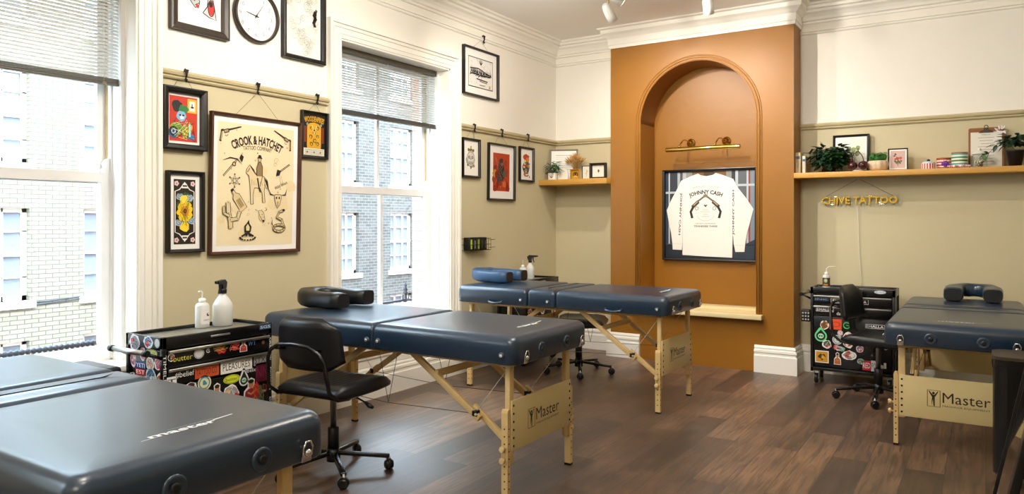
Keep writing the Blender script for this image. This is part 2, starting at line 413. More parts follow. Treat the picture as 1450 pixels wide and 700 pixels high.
# chimney breast with an arched niche
CX0, CX1, CY, NX0, NX1, NZ0, NZT, NYB = -3.16, -1.41, 6.74, -2.84, -1.735, .47, 2.855, 7.10
CT = 3.075
R_ = (NX1-NX0)/2; NXC = (NX0+NX1)/2; NZS = NZT-R_
arc = [(NXC+R_*math.cos(t), NZS+R_*math.sin(t)) for t in [PI*k/36 for k in range(37)]]     # right to left
mb = MB()
def q(pts, m=M_ochre, sm=False):
    f = mb.bm.faces.new([mb.bm.verts.new(p) for p in pts]); f.material_index = mb.mi(m); f.smooth = sm
def front(p): return (p[0], CY, p[1])
q([(CX0, CY, 0), (CX1, CY, 0), (CX1, CY, NZ0), (CX0, CY, NZ0)])
q([(CX0, CY, NZ0), (NX0, CY, NZ0), (NX0, CY, NZS), (CX0, CY, NZS)]); q([(NX1, CY, NZ0), (CX1, CY, NZ0), (CX1, CY, NZS), (NX1, CY, NZS)])
for k in range(36):
    a, b = arc[k], arc[k+1]
    # join the arch to the outer rectangle
    def outp(p):
        dx, dz = p[0]-NXC, p[1]-NZS
        t = min((CX1-NXC)/dx if dx > 1e-6 else 9e9, (CX0-NXC)/dx if dx < -1e-6 else 9e9, (CT-NZS)/dz if dz > 1e-6 else 9e9)
        return (NXC+dx*t, NZS+dz*t)
    A, B = outp(a), outp(b)
    pts = [front(a), front(b), front(B)]
    if (abs(A[0]-B[0]) > 1e-6 and abs(A[1]-B[1]) > 1e-6): pts.append((CX1 if A[0] > NXC else CX0, CY, CT))
    pts.append(front(A)); q(pts)
    q([(a[0], CY, a[1]), (b[0], CY, b[1]), (b[0], NYB, b[1]), (a[0], NYB, a[1])], sm=True)
q([(NX0, CY, NZ0), (NX0, CY, NZS), (NX0, NYB, NZS), (NX0, NYB, NZ0)]); q([(NX1, CY, NZ0), (NX1, CY, NZS), (NX1, NYB, NZS), (NX1, NYB, NZ0)])
q([(NX0, CY, NZ0), (NX1, CY, NZ0), (NX1, NYB, NZ0), (NX0, NYB, NZ0)])
q([(NX0-.1, NYB, NZ0-.1), (NX1+.1, NYB, NZ0-.1), (NX1+.1, NYB, NZT+.1), (NX0-.1, NYB, NZT+.1)])
q([(CX0, CY, 0), (CX0, CY, CT), (CX0, YB+.2, CT), (CX0, YB+.2, 0)]); q([(CX1, CY, 0), (CX1, CY, CT), (CX1, YB+.2, CT), (CX1, YB+.2, 0)])
for z0, z1 in ((CT, ZC),):
    mb.box(CX0, CY, z0, CX1, YB+.2, z1, M_white)
mb.box(CX0, NYB+.1, 0, CX1, NYB+.14, CT, M_ochre)
bm = mb.bm; me = bpy.data.meshes.new('wall_chimney')
bmesh.ops.remove_doubles(bm, verts=bm.verts, dist=1e-4)
bm.to_mesh(me); bm.free(); [me.materials.append(x) for x in mb.mats]
o = bpy.data.objects.new('wall_chimney', me); COL.objects.link(o); struct(o)
# raised bead round the arch
mb = MB()
path = [(NX1+.03, CY, NZ0)]+[(NXC+(R_+.03)*math.cos(PI*k/40), CY, NZS+(R_+.03)*math.sin(PI*k/40)) for k in range(41)]+[(NX0-.03, CY, NZ0)]
mb.tube(path, .009, M_ochre, 8)
path2 = [(NX1+.008, CY+.002, NZ0)]+[(NXC+(R_+.008)*math.cos(PI*k/40), CY+.002, NZS+(R_+.008)*math.sin(PI*k/40)) for k in range(41)]+[(NX0-.008, CY+.002, NZ0)]
mb.tube(path2, .007, M_ochre, 8)
path3 = [(NX1+.05, CY, NZ0)]+[(NXC+(R_+.05)*math.cos(PI*k/40), CY, NZS+(R_+.05)*math.sin(PI*k/40)) for k in range(41)]+[(NX0-.05, CY, NZ0)]
mb.tube(path3, .006, M_ochre, 6)
struct(mb.build('trim_1'))

# mouldings: profile (out, z) swept along a polyline with mitred corners
def sweep(mb, pts, prof, m, side=1):
    n = len(pts); rings = []
    for i, p in enumerate(pts):
        p = Vector(p)
        if i == 0: d = (Vector(pts[1])-p).normalized(); off = Vector((d.y, -d.x))*side
        elif i == n-1: d = (p-Vector(pts[-2])).normalized(); off = Vector((d.y, -d.x))*side
        else:
            d1 = (p-Vector(pts[i-1])).normalized(); d2 = (Vector(pts[i+1])-p).normalized()
            n1 = Vector((d1.y, -d1.x))*side; n2 = Vector((d2.y, -d2.x))*side; off = (n1+n2)/(1+n1.dot(n2))
        rings.append([mb.bm.verts.new((p.x+off.x*a, p.y+off.y*a, z)) for a, z in prof])
    fs = []
    for A, B in zip(rings, rings[1:]):
        for k in range(len(prof)): fs.append(mb.bm.faces.new((A[k], A[(k+1) % len(prof)], B[(k+1) % len(prof)], B[k])))
    mb._tag(fs, m); mb._tag([mb.bm.faces.new(rings[0][::-1]), mb.bm.faces.new(rings[-1])], m)
rail_prof = [(0, 2.168), (.016, 2.168), (.022, 2.176), (.018, 2.186), (.030, 2.192), (.034, 2.206), (.026, 2.214), (.020, 2.216), (.020, 2.221), (0, 2.223)]
mb = MB()
for a, b in ((YF, -1.93), (-.385, .88), (2.425, 3.69), (5.235, YB)): 
    if b == YB: sweep(mb, [(XL, a), (XL, YB), (CX0, YB)], rail_prof, M_rail)
    else: sweep(mb, [(XL, a), (XL, b)], rail_prof, M_rail)
sweep(mb, [(CX1, YB), (XR, YB)], rail_prof, M_rail)
struct(mb.build('trim_2'))
# upper picture mould and cornice
mould = [(0, 3.02), (.010, 3.022), (.016, 3.03), (.014, 3.04), (.026, 3.044), (.022, 3.052), (0, 3.055)]
corn = [(0, 3.115), (.018, 3.118), (.02, 3.135), (.035, 3.142), (.042, 3.165), (.06, 3.19), (.085, 3.205), (.09, 3.222), (.115, 3.228), (.12, 3.25), (.145, 3.255), (.15, ZC), (0, ZC)]
mb = MB()
sweep(mb, [(XL, YF), (XL, YB), (CX0, YB)], mould, M_trim); sweep(mb, [(XL, YF), (XL, YB), (CX0, YB)], corn, M_trim)
sweep(mb, [(CX1, YB), (XR, YB), (XR, YF)], corn, M_trim); sweep(mb, [(CX1, YB), (XR, YB), (XR, YF)], mould, M_trim)
chc = [(0, CT-.004), (.012, CT-.004), (.014, 3.10), (.022, 3.105), (.024, 3.165), (.035, 3.175), (.05, 3.195), (.075, 3.215), (.08, 3.25), (.105, 3.258), (.11, ZC), (0, ZC)]
sweep(mb, [(CX0, YB), (CX0, CY), (CX1, CY), (CX1, YB)], chc, M_trim)
struct(mb.build('trim_3'))
# skirting boards
sk = [(0, 0), (.034, 0), (.034, .150), (.026, .156), (.024, .176), (.032, .182), (.030, .200), (.016, .206), (.020, .222), (.012, .235), (.006, .24), (0, .24)]
mb = MB(); sweep(mb, [(XL, YF), (XL, YB), (CX0, YB)], sk, M_trim); struct(mb.build('baseboard_left'))
mb = MB(); sweep(mb, [(CX1, YB), (XR, YB), (XR, YF)], sk, M_trim); struct(mb.build('baseboard_back'))
mb = MB(); sweep(mb, [(CX0, YB), (CX0, CY), (-2.845, CY)], sk, M_trim); sweep(mb, [(-1.745, CY), (CX1, CY), (CX1, YB)], sk, M_trim); struct(mb.build('baseboard_chimney'))

# windows
def window(i, y0, y1, centre):
    yc = (y0+y1)/2
    root = bpy.data.objects.new('window_%d' % (i+1), None); COL.objects.link(root); struct(root)
    # casing: stepped architrave round the opening, with reveal lining
    mb = MB(); w = .125
    for a, d0, d1 in ((0, 0, .022), (.018, .0, .030), (.040, 0, .024), (.075, 0, .032), (.10, 0, .045)):
        pass
    steps = [(0, .03, .020), (.03, .038, .026), (.038, .075, .018), (.075, .083, .028), (.083, .10, .024), (.10, w, .042)]
    for a, b, t in steps:
        mb.box(XL, y0-b, .24, XL+t, y0-a, ZH+b, M_trim); mb.box(XL, y1+a, .24, XL+t, y1+b, ZH+b, M_trim)
        mb.box(XL, y0-a, ZH+a, XL+t, y1+a, ZH+b, M_trim)
    mb.build('architrave', parent=root)
    mb = MB()
    mb.box(-4.06, y0-.001, ZS, XL+.01, y0+.012, ZH, M_trim); mb.box(-4.06, y1-.012, ZS, XL+.01, y1+.001, ZH, M_trim); mb.box(-4.16, y0, ZH-.014, XL+.01, y1, ZH+.001, M_trim)
    mb.box(-4.16, y0, ZS, -4.04, y0+.034, ZH-.014, M_sash); mb.box(-4.16, y1-.034, ZS, -4.04, y1, ZH-.014, M_sash)
    mb.box(-4.20, y0, ZS, -4.16, y0+.012, ZH, M_sash); mb.box(-4.20, y1-.012, ZS, -4.16, y1, ZH, M_sash)
    mb.box(-4.17, y0+.034, ZS+.02, -4.125, y0+.046, ZH-.014, M_sash); mb.box(-4.17, y1-.046, ZS+.02, -4.125, y1-.034, ZH-.014, M_sash)
    mb.build('window_frame', parent=root)
    mb = MB(); mb.box(-4.20, y0, ZS-.02, XL+.055, y1, ZS+.014, M_trim, .006); mb.box(XL, y0+.0, .24, XL+.012, y1, ZS-.02, M_trim)
    mb.box(XL, y0+.12, .30, XL+.022, y1-.12, ZS-.08, M_trim, .006)
    mb.build('window_sill', parent=root)
    # lower sash (inner), upper sash (outer)
    mb = MB(); a, b = y0+.046, y1-.046; x0, x1 = -4.165, -4.13
    mb.box(x0, a, ZS+.014, x1, b, .655, M_sash); mb.box(x0, a, 1.565, x1, b, 1.62, M_sash)
    mb.box(x0, a, .655, x1, a+.05, 1.565, M_sash); mb.box(x0, b-.05, .655, x1, b, 1.565, M_sash)
    mb.box(x0+.004, yc-.014, .655, x1-.004, yc+.014, 1.565, M_sash)
    for yy in (a+.05, yc+.014): mb.box(x0+.002, yy, .655, x1-.01, yy+.008, 1.565, M_sash)
    mb.build('lower_sash', parent=root)
    mb = MB(); x0, x1 = -4.20, -4.17
    mb.box(x0, a, 1.56, x1, b, 1.605, M_sash); mb.box(x0, a, ZH-.07, x1, b, ZH-.014, M_sash)
    mb.box(x0, a, 1.605, x1, a+.05, ZH-.07, M_sash); mb.box(x0, b-.05, 1.605, x1, b, ZH-.07, M_sash)
    mb.box(x0+.004, yc-.014, 1.605, x1-.004, yc+.014, ZH-.07, M_sash)
    # carved horns under and over the meeting rails
    for yy in (a, b-.05): mb.prism([(yy, 1.56), (yy+.05, 1.56), (yy+.045, 1.52), (yy+.025, 1.505), (yy+.012, 1.48), (yy, 1.475)], x0, x1, M_sash, 'X')
    mb.build('upper_sash', parent=root)
    mb = MB()
    for yy, s in ((a+.002, -1), (b-.002, 1)):
        mb.prism([(yy, 1.62), (yy-s*.03, 1.62), (yy-s*.036, 1.635), (yy-s*.022, 1.65), (yy-s*.03, 1.67), (yy-s*.02, 1.69), (yy-s*.004, 1.70), (yy, 1.70)], -4.165, -4.13, M_sash, 'X')
    mb.build('sash_horn', parent=root)
    # bare wood of the sash channel with its cord
    mb = MB()
    for yy in (y0+.034, y1-.052): mb.box(-4.1645, yy, 1.70, -4.155, yy+.018, ZH-.05, M_beech)
    mb.build('sash_channel', parent=root)
    mb = MB()
    mb.box(-4.150, a+.05, .655, -4.146, yc-.014, 1.565, M_glass); mb.box(-4.150, yc+.014, .655, -4.146, b-.05, 1.565, M_glass)
    mb.box(-4.187, a+.05, 1.605, -4.183, yc-.014, ZH-.07, M_glass); mb.box(-4.187, yc+.014, 1.605, -4.183, b-.05, ZH-.07, M_glass)
    mb.build('window_glass', parent=root)
for i, (a, b) in enumerate(WINS): window(i, a, b, True)

# skirting hides behind the architraves; picture mould stops at them
# ================================================================ venetian blinds
def blind(y0, y1, zb, label, slant):
    t = thing('venetian_blind', label, 'window blind', (-4.075, (y0+y1)/2, ZH-.014)); w = (y1-y0)/2-.016; top = 0; zbl = zb-(ZH-.014)
    mb = MB(); mb.box(-.02, -w, -.045, .022, w, 0, M_darkrail, .003); mb.build('headrail', parent=t)
    mb = MB(); z = -.06; k = 0
    while z > zbl+.045:
        a = math.radians(slant); dx, dz = .014*math.cos(a), .014*math.sin(a)
        mb.prism([(-dx, z+dz), (0, z+.0018), (dx, z-dz), (dx, z-dz-.0006), (0, z+.0010), (-dx, z+dz-.0006)], -w, w, M_steel, 'Y'); z -= .0195
    mb.build('slats', parent=t)
    mb = MB(); mb.box(-.016, -w, zbl, .016, w, zbl+.012, M_darkrail, .003)
    for k in range(4): mb.box(-.014, -w, zbl+.015+.0065*k, .014, w, zbl+.018+.0065*k, M_darkrail)
    mb.build('bottom_rail', parent=t)
    for yy in (-w+.06, 0, w-.10):
        mb = MB()
        for xx in (-.0125, .0125): mb.cyl((xx, yy, -.04), (xx, yy, zbl+.01), .0011, M_cord, 5)
        mb.box(-.017, yy-.012, zbl-.001, .0175, yy+.012, zbl+.013, M_darkrail); mb.build('ladder_cord', parent=t)
    mb = MB(); mb.tube([(.03, w-.02, -.03), (.034, w-.018, -.5), (.05, w-.012, -1.2), (.07, w-.006, -1.9)], .0013, M_cord, 5); mb.build('pull_cord', parent=t)
    return t
blind(*WINS[1], 2.10, 'grey slatted blind half lowered in the left window', 42)
blind(*WINS[0], 2.155, 'grey slatted blind half lowered in the right window beside the corner', 42)

# ================================================================ street outside
XF = -13.5
def facade():
    b1 = thing('building', 'pale cream brick building across the street seen through the left window', 'building', (XF, 0, 0))
    b2 = thing('building', 'blue grey brick building across the street seen through the right window', 'building', (XF, 0, 0))
    YS = 9.6
    for b, y0, y1, m, cols in ((b1, -14, YS, M_cream_brick, [-9.3, -6.7, -4.1, -1.5, 1.9, 4.5, 7.45]), (b2, YS, 34, M_grey_brick, [11.2, 13.27, 15.4, 17.5, 19.6, 21.7, 23.8, 26])):
        hw = .55 if m is M_cream_brick else .475
        rows = [(-2.9, -.66), (.02, 1.56), (2.32, 3.9), (4.7, 5.9)]
        if m is M_cream_brick: cols = [5.47 if c == 4.5 else c for c in cols]
        mb = MB()
        ysg = [y0]+[v for c in cols for v in (c-hw, c+hw)]+[y1]
        for a, c in zip(ysg[::2], ysg[1::2]): mb.box(-.3, a, -5, 0, c, 6.7, m)
        for c in cols:
            zs = [-5]+[v for r in rows for v in r]+[6.7]
            for z0, z1 in zip(zs[::2], zs[1::2]): mb.box(-.3, c-hw, z0, 0, c+hw, z1, m)
        mb.build('wall', parent=b)
        mb = MB(); mb.box(-.3, y0, 6.7, .12, y1, 6.9, M_trim); mb.build('parapet', parent=b)
        for c in cols:
            for z0, z1 in rows:
                if c < 0 or c > 20: 
                    if z0 < 0 or z0 > 4: continue
                mb = MB(); x = -.12
                mb.box(x-.06, c-hw, z0, x, c-hw+.07, z1, M_trim); mb.box(x-.06, c+hw-.07, z0, x, c+hw, z1, M_trim); mb.box(x-.06, c-hw, z1-.07, x, c+hw, z1, M_trim); mb.box(x-.06, c-hw, z0, x, c+hw, z0+.08, M_trim)
                zm = (z0+z1)/2; mb.box(x-.04, c-hw, zm-.03, x+.01, c+hw, zm+.03, M_trim)
                for f in (.335, .665): yy = c-hw+2*hw*f; mb.box(x-.04, yy-.014, z0, x, yy+.014, z1, M_trim)
                for f in (.25, .75): zz = z0+(z1-z0)*f; mb.box(x-.04, c-hw, zz-.012, x, c+hw, zz+.012, M_trim)
                mb.box(-.16, c-hw-.08, z0-.13, .06, c+hw+.08, z0, M_trim, .01)
                wn = mb.build('window', parent=b)
                mb = MB(); mb.box(-.2, c-hw, z0, -.19, c+hw, z1, mat('far_window_pane', '#7d8a96', .08, spec=1)); mb.build('pane', parent=wn)
    mb = MB(); mb.tube([(.03, 5.0, -.01), (.03, 6.3, -.02), (.03, 7.1, .03), (.03, 9.0, .06)], .012, M_iron, 5); mb.tube([(.03, 4.0, -.05), (.03, 6.0, -.07), (.03, 7.4, .0), (.03, 9.0, .0)], .010, M_iron, 5)
    mb.build('cable', parent=b1)
facade()
mb = MB(); mb.box(-13.9, -16, -4.2, -4.36, 36, -4.0, M_road); o = mb.build('street'); struct(o)
mb = MB(); mb.box(-4.6, YF-6, -4, -4.36, YF-.2, 4.5, M_redbrick); mb.box(-4.6, YB+.31, -4, -4.36, 30, 4.5, M_redbrick); mb.box(-4.36, YF-.2, -4, -4.3, YB+.35, -.12, M_redbrick); struct(mb.build('wall_street'))
def railing(y0, y1, label, twist):
    t = thing('iron_railing', label, 'railing', (-4.62, (y0+y1)/2, .60)); w = (y1-y0)/2
    mb = MB(); n = int((y1-y0)/.03)
    if twist: mb.tube([(0, -w+2*w*k/(n*4), 0) for k in range(n*4+1)], lambda f: .016+.005*math.sin(f*n*2*PI), M_iron, 8)
    else: mb.tube([(0, -w, .0), (0, w, 0)], .012, M_iron, 8)
    mb.build('rail', parent=t)
    for yy in ((-w, w) if twist else (-w+.04, w-.30)):
        mb = MB(); mb.cyl((0, yy, -.35), (0, yy, .06), .014, M_iron); mb.lathe([(.01, .05), (.03, .07), (.012, .085), (.026, .10), (.008, .12), (.016, .14), (0.002, .17)], M_iron, (0, yy, 0), 8)
        for s in (-1, 1): mb.tube([(0, yy, 0), (0, yy+s*.04, .01), (0, yy+s*.05, .04), (0, yy+s*.03, .05)], .006, M_iron, 6)
        for s in (-1, 1): mb.tube([(0, yy, -.10), (0, yy+s*.04, -.09), (0, yy+s*.05, -.05), (0, yy+s*.03, -.04)], .006, M_iron, 6)
        mb.build('post', parent=t)
    mb = MB()
    if not twist:
        mb.tube([(0, -w, -.25), (0, w, -.25)], .008, M_iron, 6)
        for k in range(24): yy = -w+2*w*(k+.5)/24; mb.cyl((0, yy, -.3), (0, yy, -.12), .004, M_iron, 5)
    else: mb.tube([(0, -w, -.3), (0, w, -.3)], .01, M_iron, 6)
    mb.box(-.012, -w, -.36, .26, w, -.34, M_iron)
    mb.build('lower_rail', parent=t)
railing(.95, 2.62, 'twisted dark iron guard rail outside the left window', True)
railing(4.12, 5.62, 'dark iron guard rail with finial posts outside the right window', False)

# ================================================================ massage tables
def rrect(x0, y0, x1, y1, rs, n=6):
    """rounded rectangle, radii for corners (x1y1, x0y1, x0y0, x1y0)"""
    out = []
    for (cx, cy, a), r in zip(((x1, y1, 0), (x0, y1, 90), (x0, y0, 180), (x1, y0, 270)), rs):
        ox = cx-r if a in (0, 270) else cx+r; oy = cy-r if a in (0, 90) else cy+r
        for k in range(n+1): t = math.radians(a+90*k/n); out.append((ox+r*math.cos(t), oy+r*math.sin(t)))
    return out
def pad_mesh(mb, x0, y0, x1, y1, z0, z1, rs, m, rt=.042):
    rings = []
    prof = [(.006, z0), (0, z0+.006), (0, z1-rt)]+[(rt*(1-math.cos(t)), z1-rt+rt*math.sin(t)) for t in [PI/2*k/6 for k in range(1, 6)]]+[(rt, z1), (rt+.03, z1+.0025), (rt+.09, z1+.004)]
    for ins, z in prof:
        pts = rrect(x0+ins, y0+ins, x1-ins, y1-ins, [max(.004, r-ins*.6) for r in rs]); rings.append([mb.bm.verts.new((p[0], p[1], z)) for p in pts])
    fs = []; n = len(rings[0])
    for A, B in zip(rings, rings[1:]):
        for k in range(n): fs.append(mb.bm.faces.new((A[k], A[(k+1) % n], B[(k+1) % n], B[k])))
    fs.append(mb.bm.faces.new(rings[-1])); mb._tag(fs, m, True); mb._tag([mb.bm.faces.new(rings[0][::-1])], m)
M_black_hole = mat('dark_hole', '#17120c', .8)
def massage_table(label, loc, rz, zb, three, handles=True):
    t = thing('massage_table', label, 'massage table', loc, rz, 'folding massage tables')
    L2, Wd, zt = .905, .375, zb+.136
    cuts = [-L2, -.235, .015, L2] if three else [-L2, .0, L2]
    for i, (a, b) in enumerate(zip(cuts, cuts[1:])):
        mb = MB(); g = .0015
        rin = .03 if three else .015; r0 = .05 if i == 0 else rin; r1 = .05 if i == len(cuts)-2 else rin
        pad_mesh(mb, a+(g if i else 0), -Wd, b-(g if i < len(cuts)-2 else 0), Wd, zb, zt, (r1, r0, r0, r1), M_vinyl)
        c = mb.build('cushion', parent=t)
    last = c
    # printed name on the foot cushion, read from the foot end
    a = Art((.745, .02, zt+.0042), (0, 1, 0), (-1, 0, 0), lift=.0006)
    a.text('master', -.02, 0, h=.028, w=.20, col='#f0f3f5', bold=.02); a.text('MASSAGE EQUIPMENT', .02, .024, h=.007, w=.14, col='#c9d0d4'); a.line([(.08, .012), (.15, .022)], .006, '#e8ecee'); a.line([(-.15, -.016), (-.10, -.012)], .004, '#c9d0d4')
    a.build('printed_name', last)
    mb = MB(); mb.box(-L2+.07, -Wd+.07, zb-.022, -.004, Wd-.07, zb-.001, M_beech); mb.box(.004, -Wd+.07, zb-.022, L2-.07, Wd-.07, zb-.001, M_beech)
    mb.build('deck_frame', parent=t)
    # plugs of the arm and head rest sockets in the foot end and the head end
    for s in (1, -1):
        for yy in (-.13, .13):
            mb = MB(); x = s*(L2-.001)
            mb.lathe([(.034, 0), (.034, s*.004), (.028, s*.008), (.020, s*.004)], M_vinyl, (x, yy, zb+.05), 20, 'X'); mb.lathe([(.013, 0), (.013, s*.010), (.006, s*.010)], M_blkplastic, (x, yy, zb+.05), 14, 'X')
            mb.build('socket_plug', parent=t)
        for yy in (-.285, .285):
            mb = MB(); x = s*(L2+.004)
            mb.box(x-.004, yy-.018, zb+.002, x+.004, yy+.018, zb+.030, M_chrome, .003)
            mb.tube([(x+s*.004, yy-.016, zb+.02), (x+s*.008, yy-.017, zb+.045), (x+s*.008, yy-.008, zb+.062), (x+s*.008, yy+.008, zb+.062), (x+s*.008, yy+.017, zb+.045), (x+s*.004, yy+.016, zb+.02)], .0035, M_chrome, 8)
            mb.ball((x+s*.006, yy, zb+.03), .012, M_chrome)
            mb.build('latch', parent=t)
    for yy in (-1, 1):
        for x in ([-.235-.05, .015-.06] if three else [-.04, .04])+[L2-.075]:
            mb = MB(); mb.lathe([(.017, 0), (.017, yy*.005), (.011, yy*.009)], M_vinyl, (x, yy*(Wd-.001), zb+.045), 16, 'Y'); mb.lathe([(.008, 0), (.008, yy*.012), (.004, yy*.013)], M_steel, (x, yy*(Wd-.001), zb+.045), 12, 'Y'); mb.build('side_stud', parent=t)
        if three or handles:
            for x in ((-.52, .50) if three else (-.45, .45)):
                mb = MB(); mb.tube([(x-.065, yy*(Wd-.004), zb+.028), (x-.055, yy*(Wd+.016), zb+.018), (x, yy*(Wd+.024), zb+.010), (x+.055, yy*(Wd+.016), zb+.018), (x+.065, yy*(Wd-.004), zb+.028)], .009, M_vinyl, 8)
                mb.build('carry_handle', parent=t)
    for s in (1, -1):
        xl = s*.815
        for y in (-.285, .285):
            sy = 1 if y > 0 else -1
            mb = MB()
            mb.box(xl-.014, y-.019, .17, xl+.014, y+.019, zb-.02, M_beech, .003)
            yo = y+sy*.0315
            mb.prism([(yo-.0125, 0), (yo+.0125, 0), (yo+.0125, .425), (yo+.009, .437), (yo, .442), (yo-.009, .437), (yo-.0125, .425)], xl-.018, xl+.018, M_beech, 'X')
            mb.box(xl-.019, yo-.0135, -.0, xl+.019, yo+.0135, .012, M_blkplastic)
            for k in range(9):
                z = .06+.036*k; mb.cyl((xl-.0185, yo, z), (xl+.0185, yo, z), .0042, M_black_hole, 8)
                mb.cyl((xl, yo+sy*.0130, z), (xl, yo+sy*.0128, z), .0042, M_black_hole, 8)
            lg = mb.build('leg', parent=t)
            for z in (.20, .255):
                mb = MB(); mb.lathe([(.006, 0), (.006, sy*.012), (.015, sy*.014), (.016, sy*.024), (.012, sy*.030)], M_beech, (xl, yo+sy*.0125, z), 12, 'Y'); mb.build('knob', parent=lg)
        # end panel with the maker's mark
        mb = MB(); xp = xl+s*.014; za, zc = zb-.43, zb-.185
        mb.box(min(xp, xp+s*.010), -.298, za, max(xp, xp+s*.010), .298, zc, M_beechpanel, .001)
        for yy in (-.284, .284):
            for k in range(6):
                z = za+.025+(zc-za-.05)*k/5; mb.cyl((xp+s*.0095, yy, z), (xp+s*.0115, yy, z), .006, M_black_hole, 10)
        ep = mb.build('end_panel', parent=t)
        a = Art((xp+s*.010, 0, (za+zc)/2), (0, s, 0), (0, 0, 1), lift=.0005)
        a.line([(-.150, -.045), (-.085, -.045), (-.085, .05), (-.150, .05)], .004, '#2b2217', True)
        a.poly([(-.128, -.042), (-.122, -.002), (-.118, -.042), (-.112, -.042), (-.112, .01), (-.094, .043), (-.098, .046), (-.114, .024), (-.122, .024), (-.140, .046), (-.144, .043), (-.126, .01), (-.128, -.01)], '#2b2217'); a.ell(-.119, .034, .007, .008, '#2b2217', 10)
        a.text('Master', .045, .012, h=.060, w=.235, col='#2b2217', bold=.0); a.text('MASSAGE EQUIPMENT', .045, -.037, h=.012, w=.235, col='#2b2217')
        a.build('printed_mark', ep)
        # folding braces
        for y in (-.25, .25):
            mb = MB(); mb.beam((s*.175, y, zb-.02), (s*.615, y, .352), .022, .034, M_beech, bev=.003); mb.build('brace', parent=t)
            mb = MB(); mb.beam((s*.560, y+.024, .405), (s*.808, y+.024, .225), .020, .034, M_beech, bev=.003)
            b = mb.build('brace', parent=t)
            mb = MB(); mb.box(s*.590-.016, y-.014, .362, s*.590+.016, y+.036, .392, M_blkplastic, .004); mb.cyl((s*.60, y-.02, .375), (s*.60, y+.042, .375), .006, M_steel); mb.build('hinge', parent=b)
            mb = MB(); mb.cyl((s*.592, y, .385), (s*.80, y, zb-.02), .0018, M_cord, 6); mb.build('cable', parent=t)
        mb = MB(); mb.box(s*.345-.011, -.26, .535, s*.345+.011, .26, .570, M_beech, .003); mb.build('cross_bar', parent=t)
    for y in (-.25, .25):
        mb = MB(); mb.tube([(-.59, y, .375), (0, y, .352), (.59, y, .375)], .0018, M_cable, 6); mb.cyl((.07, y, zb-.02), (0, y, .352), .0016, M_cable, 6); mb.cyl((-.07, y, zb-.02), (0, y, .352), .0016, M_cable, 6)
        mb.build('cable', parent=t)
    return t
massage_table('navy massage table nearest the camera at the left, in front of the left window', (-2.585, 1.205, 0), 0, .642, True)
massage_table('navy massage table with two cushions in the middle, black swivel chair beside it', (-2.760, 3.285, 0), 0, .665, False, False)
massage_table('navy massage table standing across in front of the ochre chimney niche', (-2.745, 5.21, 0), 0, .690, True)
massage_table('navy massage table at the right with its lettered end panel towards the viewer', (-.14, 5.815, 0), -PI/2, .612, True)

# horseshoe head cushions, one on each of three tables
def head_cushion(label, loc, rz, col, sag=0):
    m = M_vinyl if col == 'n' else mat('worn_blue_vinyl', '#2f4d6e', .35, bump=.1, bscale=200) if col == 'b' else M_vinylblk
    mb = MB(); pts = []
    for x in (.17, .10, .02): pts.append((x, -.095, .045))
    for k in range(9): a = -PI/2-PI*k/8; pts.append((-.05+.10*math.cos(a), .095*math.sin(a), .047+.012*math.sin(PI*k/8)))
    for x in (.02, .10, .17): pts.append((x, .095, .045))
    n = 16; rings = []
    for i, p in enumerate(pts):
        a = Vector(pts[max(i-1, 0)]); b = Vector(pts[min(i+1, len(pts)-1)]); d = (b-a).normalized(); sd = Vector((d.y, -d.x, 0)).normalized(); e = .88 if i in (0, len(pts)-1) else 1
        f = 1+.05*math.sin(i*2.3)
        ring = []
        for k in range(n):
            t = 2*PI*k/n; cx = abs(math.cos(t))**.55*math.copysign(1, math.cos(t)); cz = abs(math.sin(t))**.55*math.copysign(1, math.sin(t))
            ring.append(mb.bm.verts.new(Vector((p[0]*1.1, p[1]*1.3, p[2]+.008))+sd*(.064*cx*e*f)+Vector((0, 0, .050*cz*e*f))))
        rings.append(ring)
    fs = []
    for A, B in zip(rings, rings[1:]):
        for k in range(n): fs.append(mb.bm.faces.new((A[k], A[(k+1) % n], B[(k+1) % n], B[k])))
    mb._tag(fs, m, True); cap = [mb.bm.faces.new(rings[0][::-1]), mb.bm.faces.new(rings[-1])]; mb._tag(cap, M_vinylblk)
    o = mb.build('head_cushion'); o.location = loc; o.rotation_euler = (0, 0, rz); tag(o, label, 'cushion', 'head cushions'); return o
head_cushion('black horseshoe head cushion on the middle table behind the swivel chair', (-3.50, 3.33, .8060), .12, 'k')
head_cushion('blue horseshoe head cushion on the table below the small wall rack', (-3.50, 5.22, .8310), .05, 'b')
head_cushion('navy horseshoe head cushion on the far end of the right table', (-.08, 6.52, .7530), -PI/2, 'n')

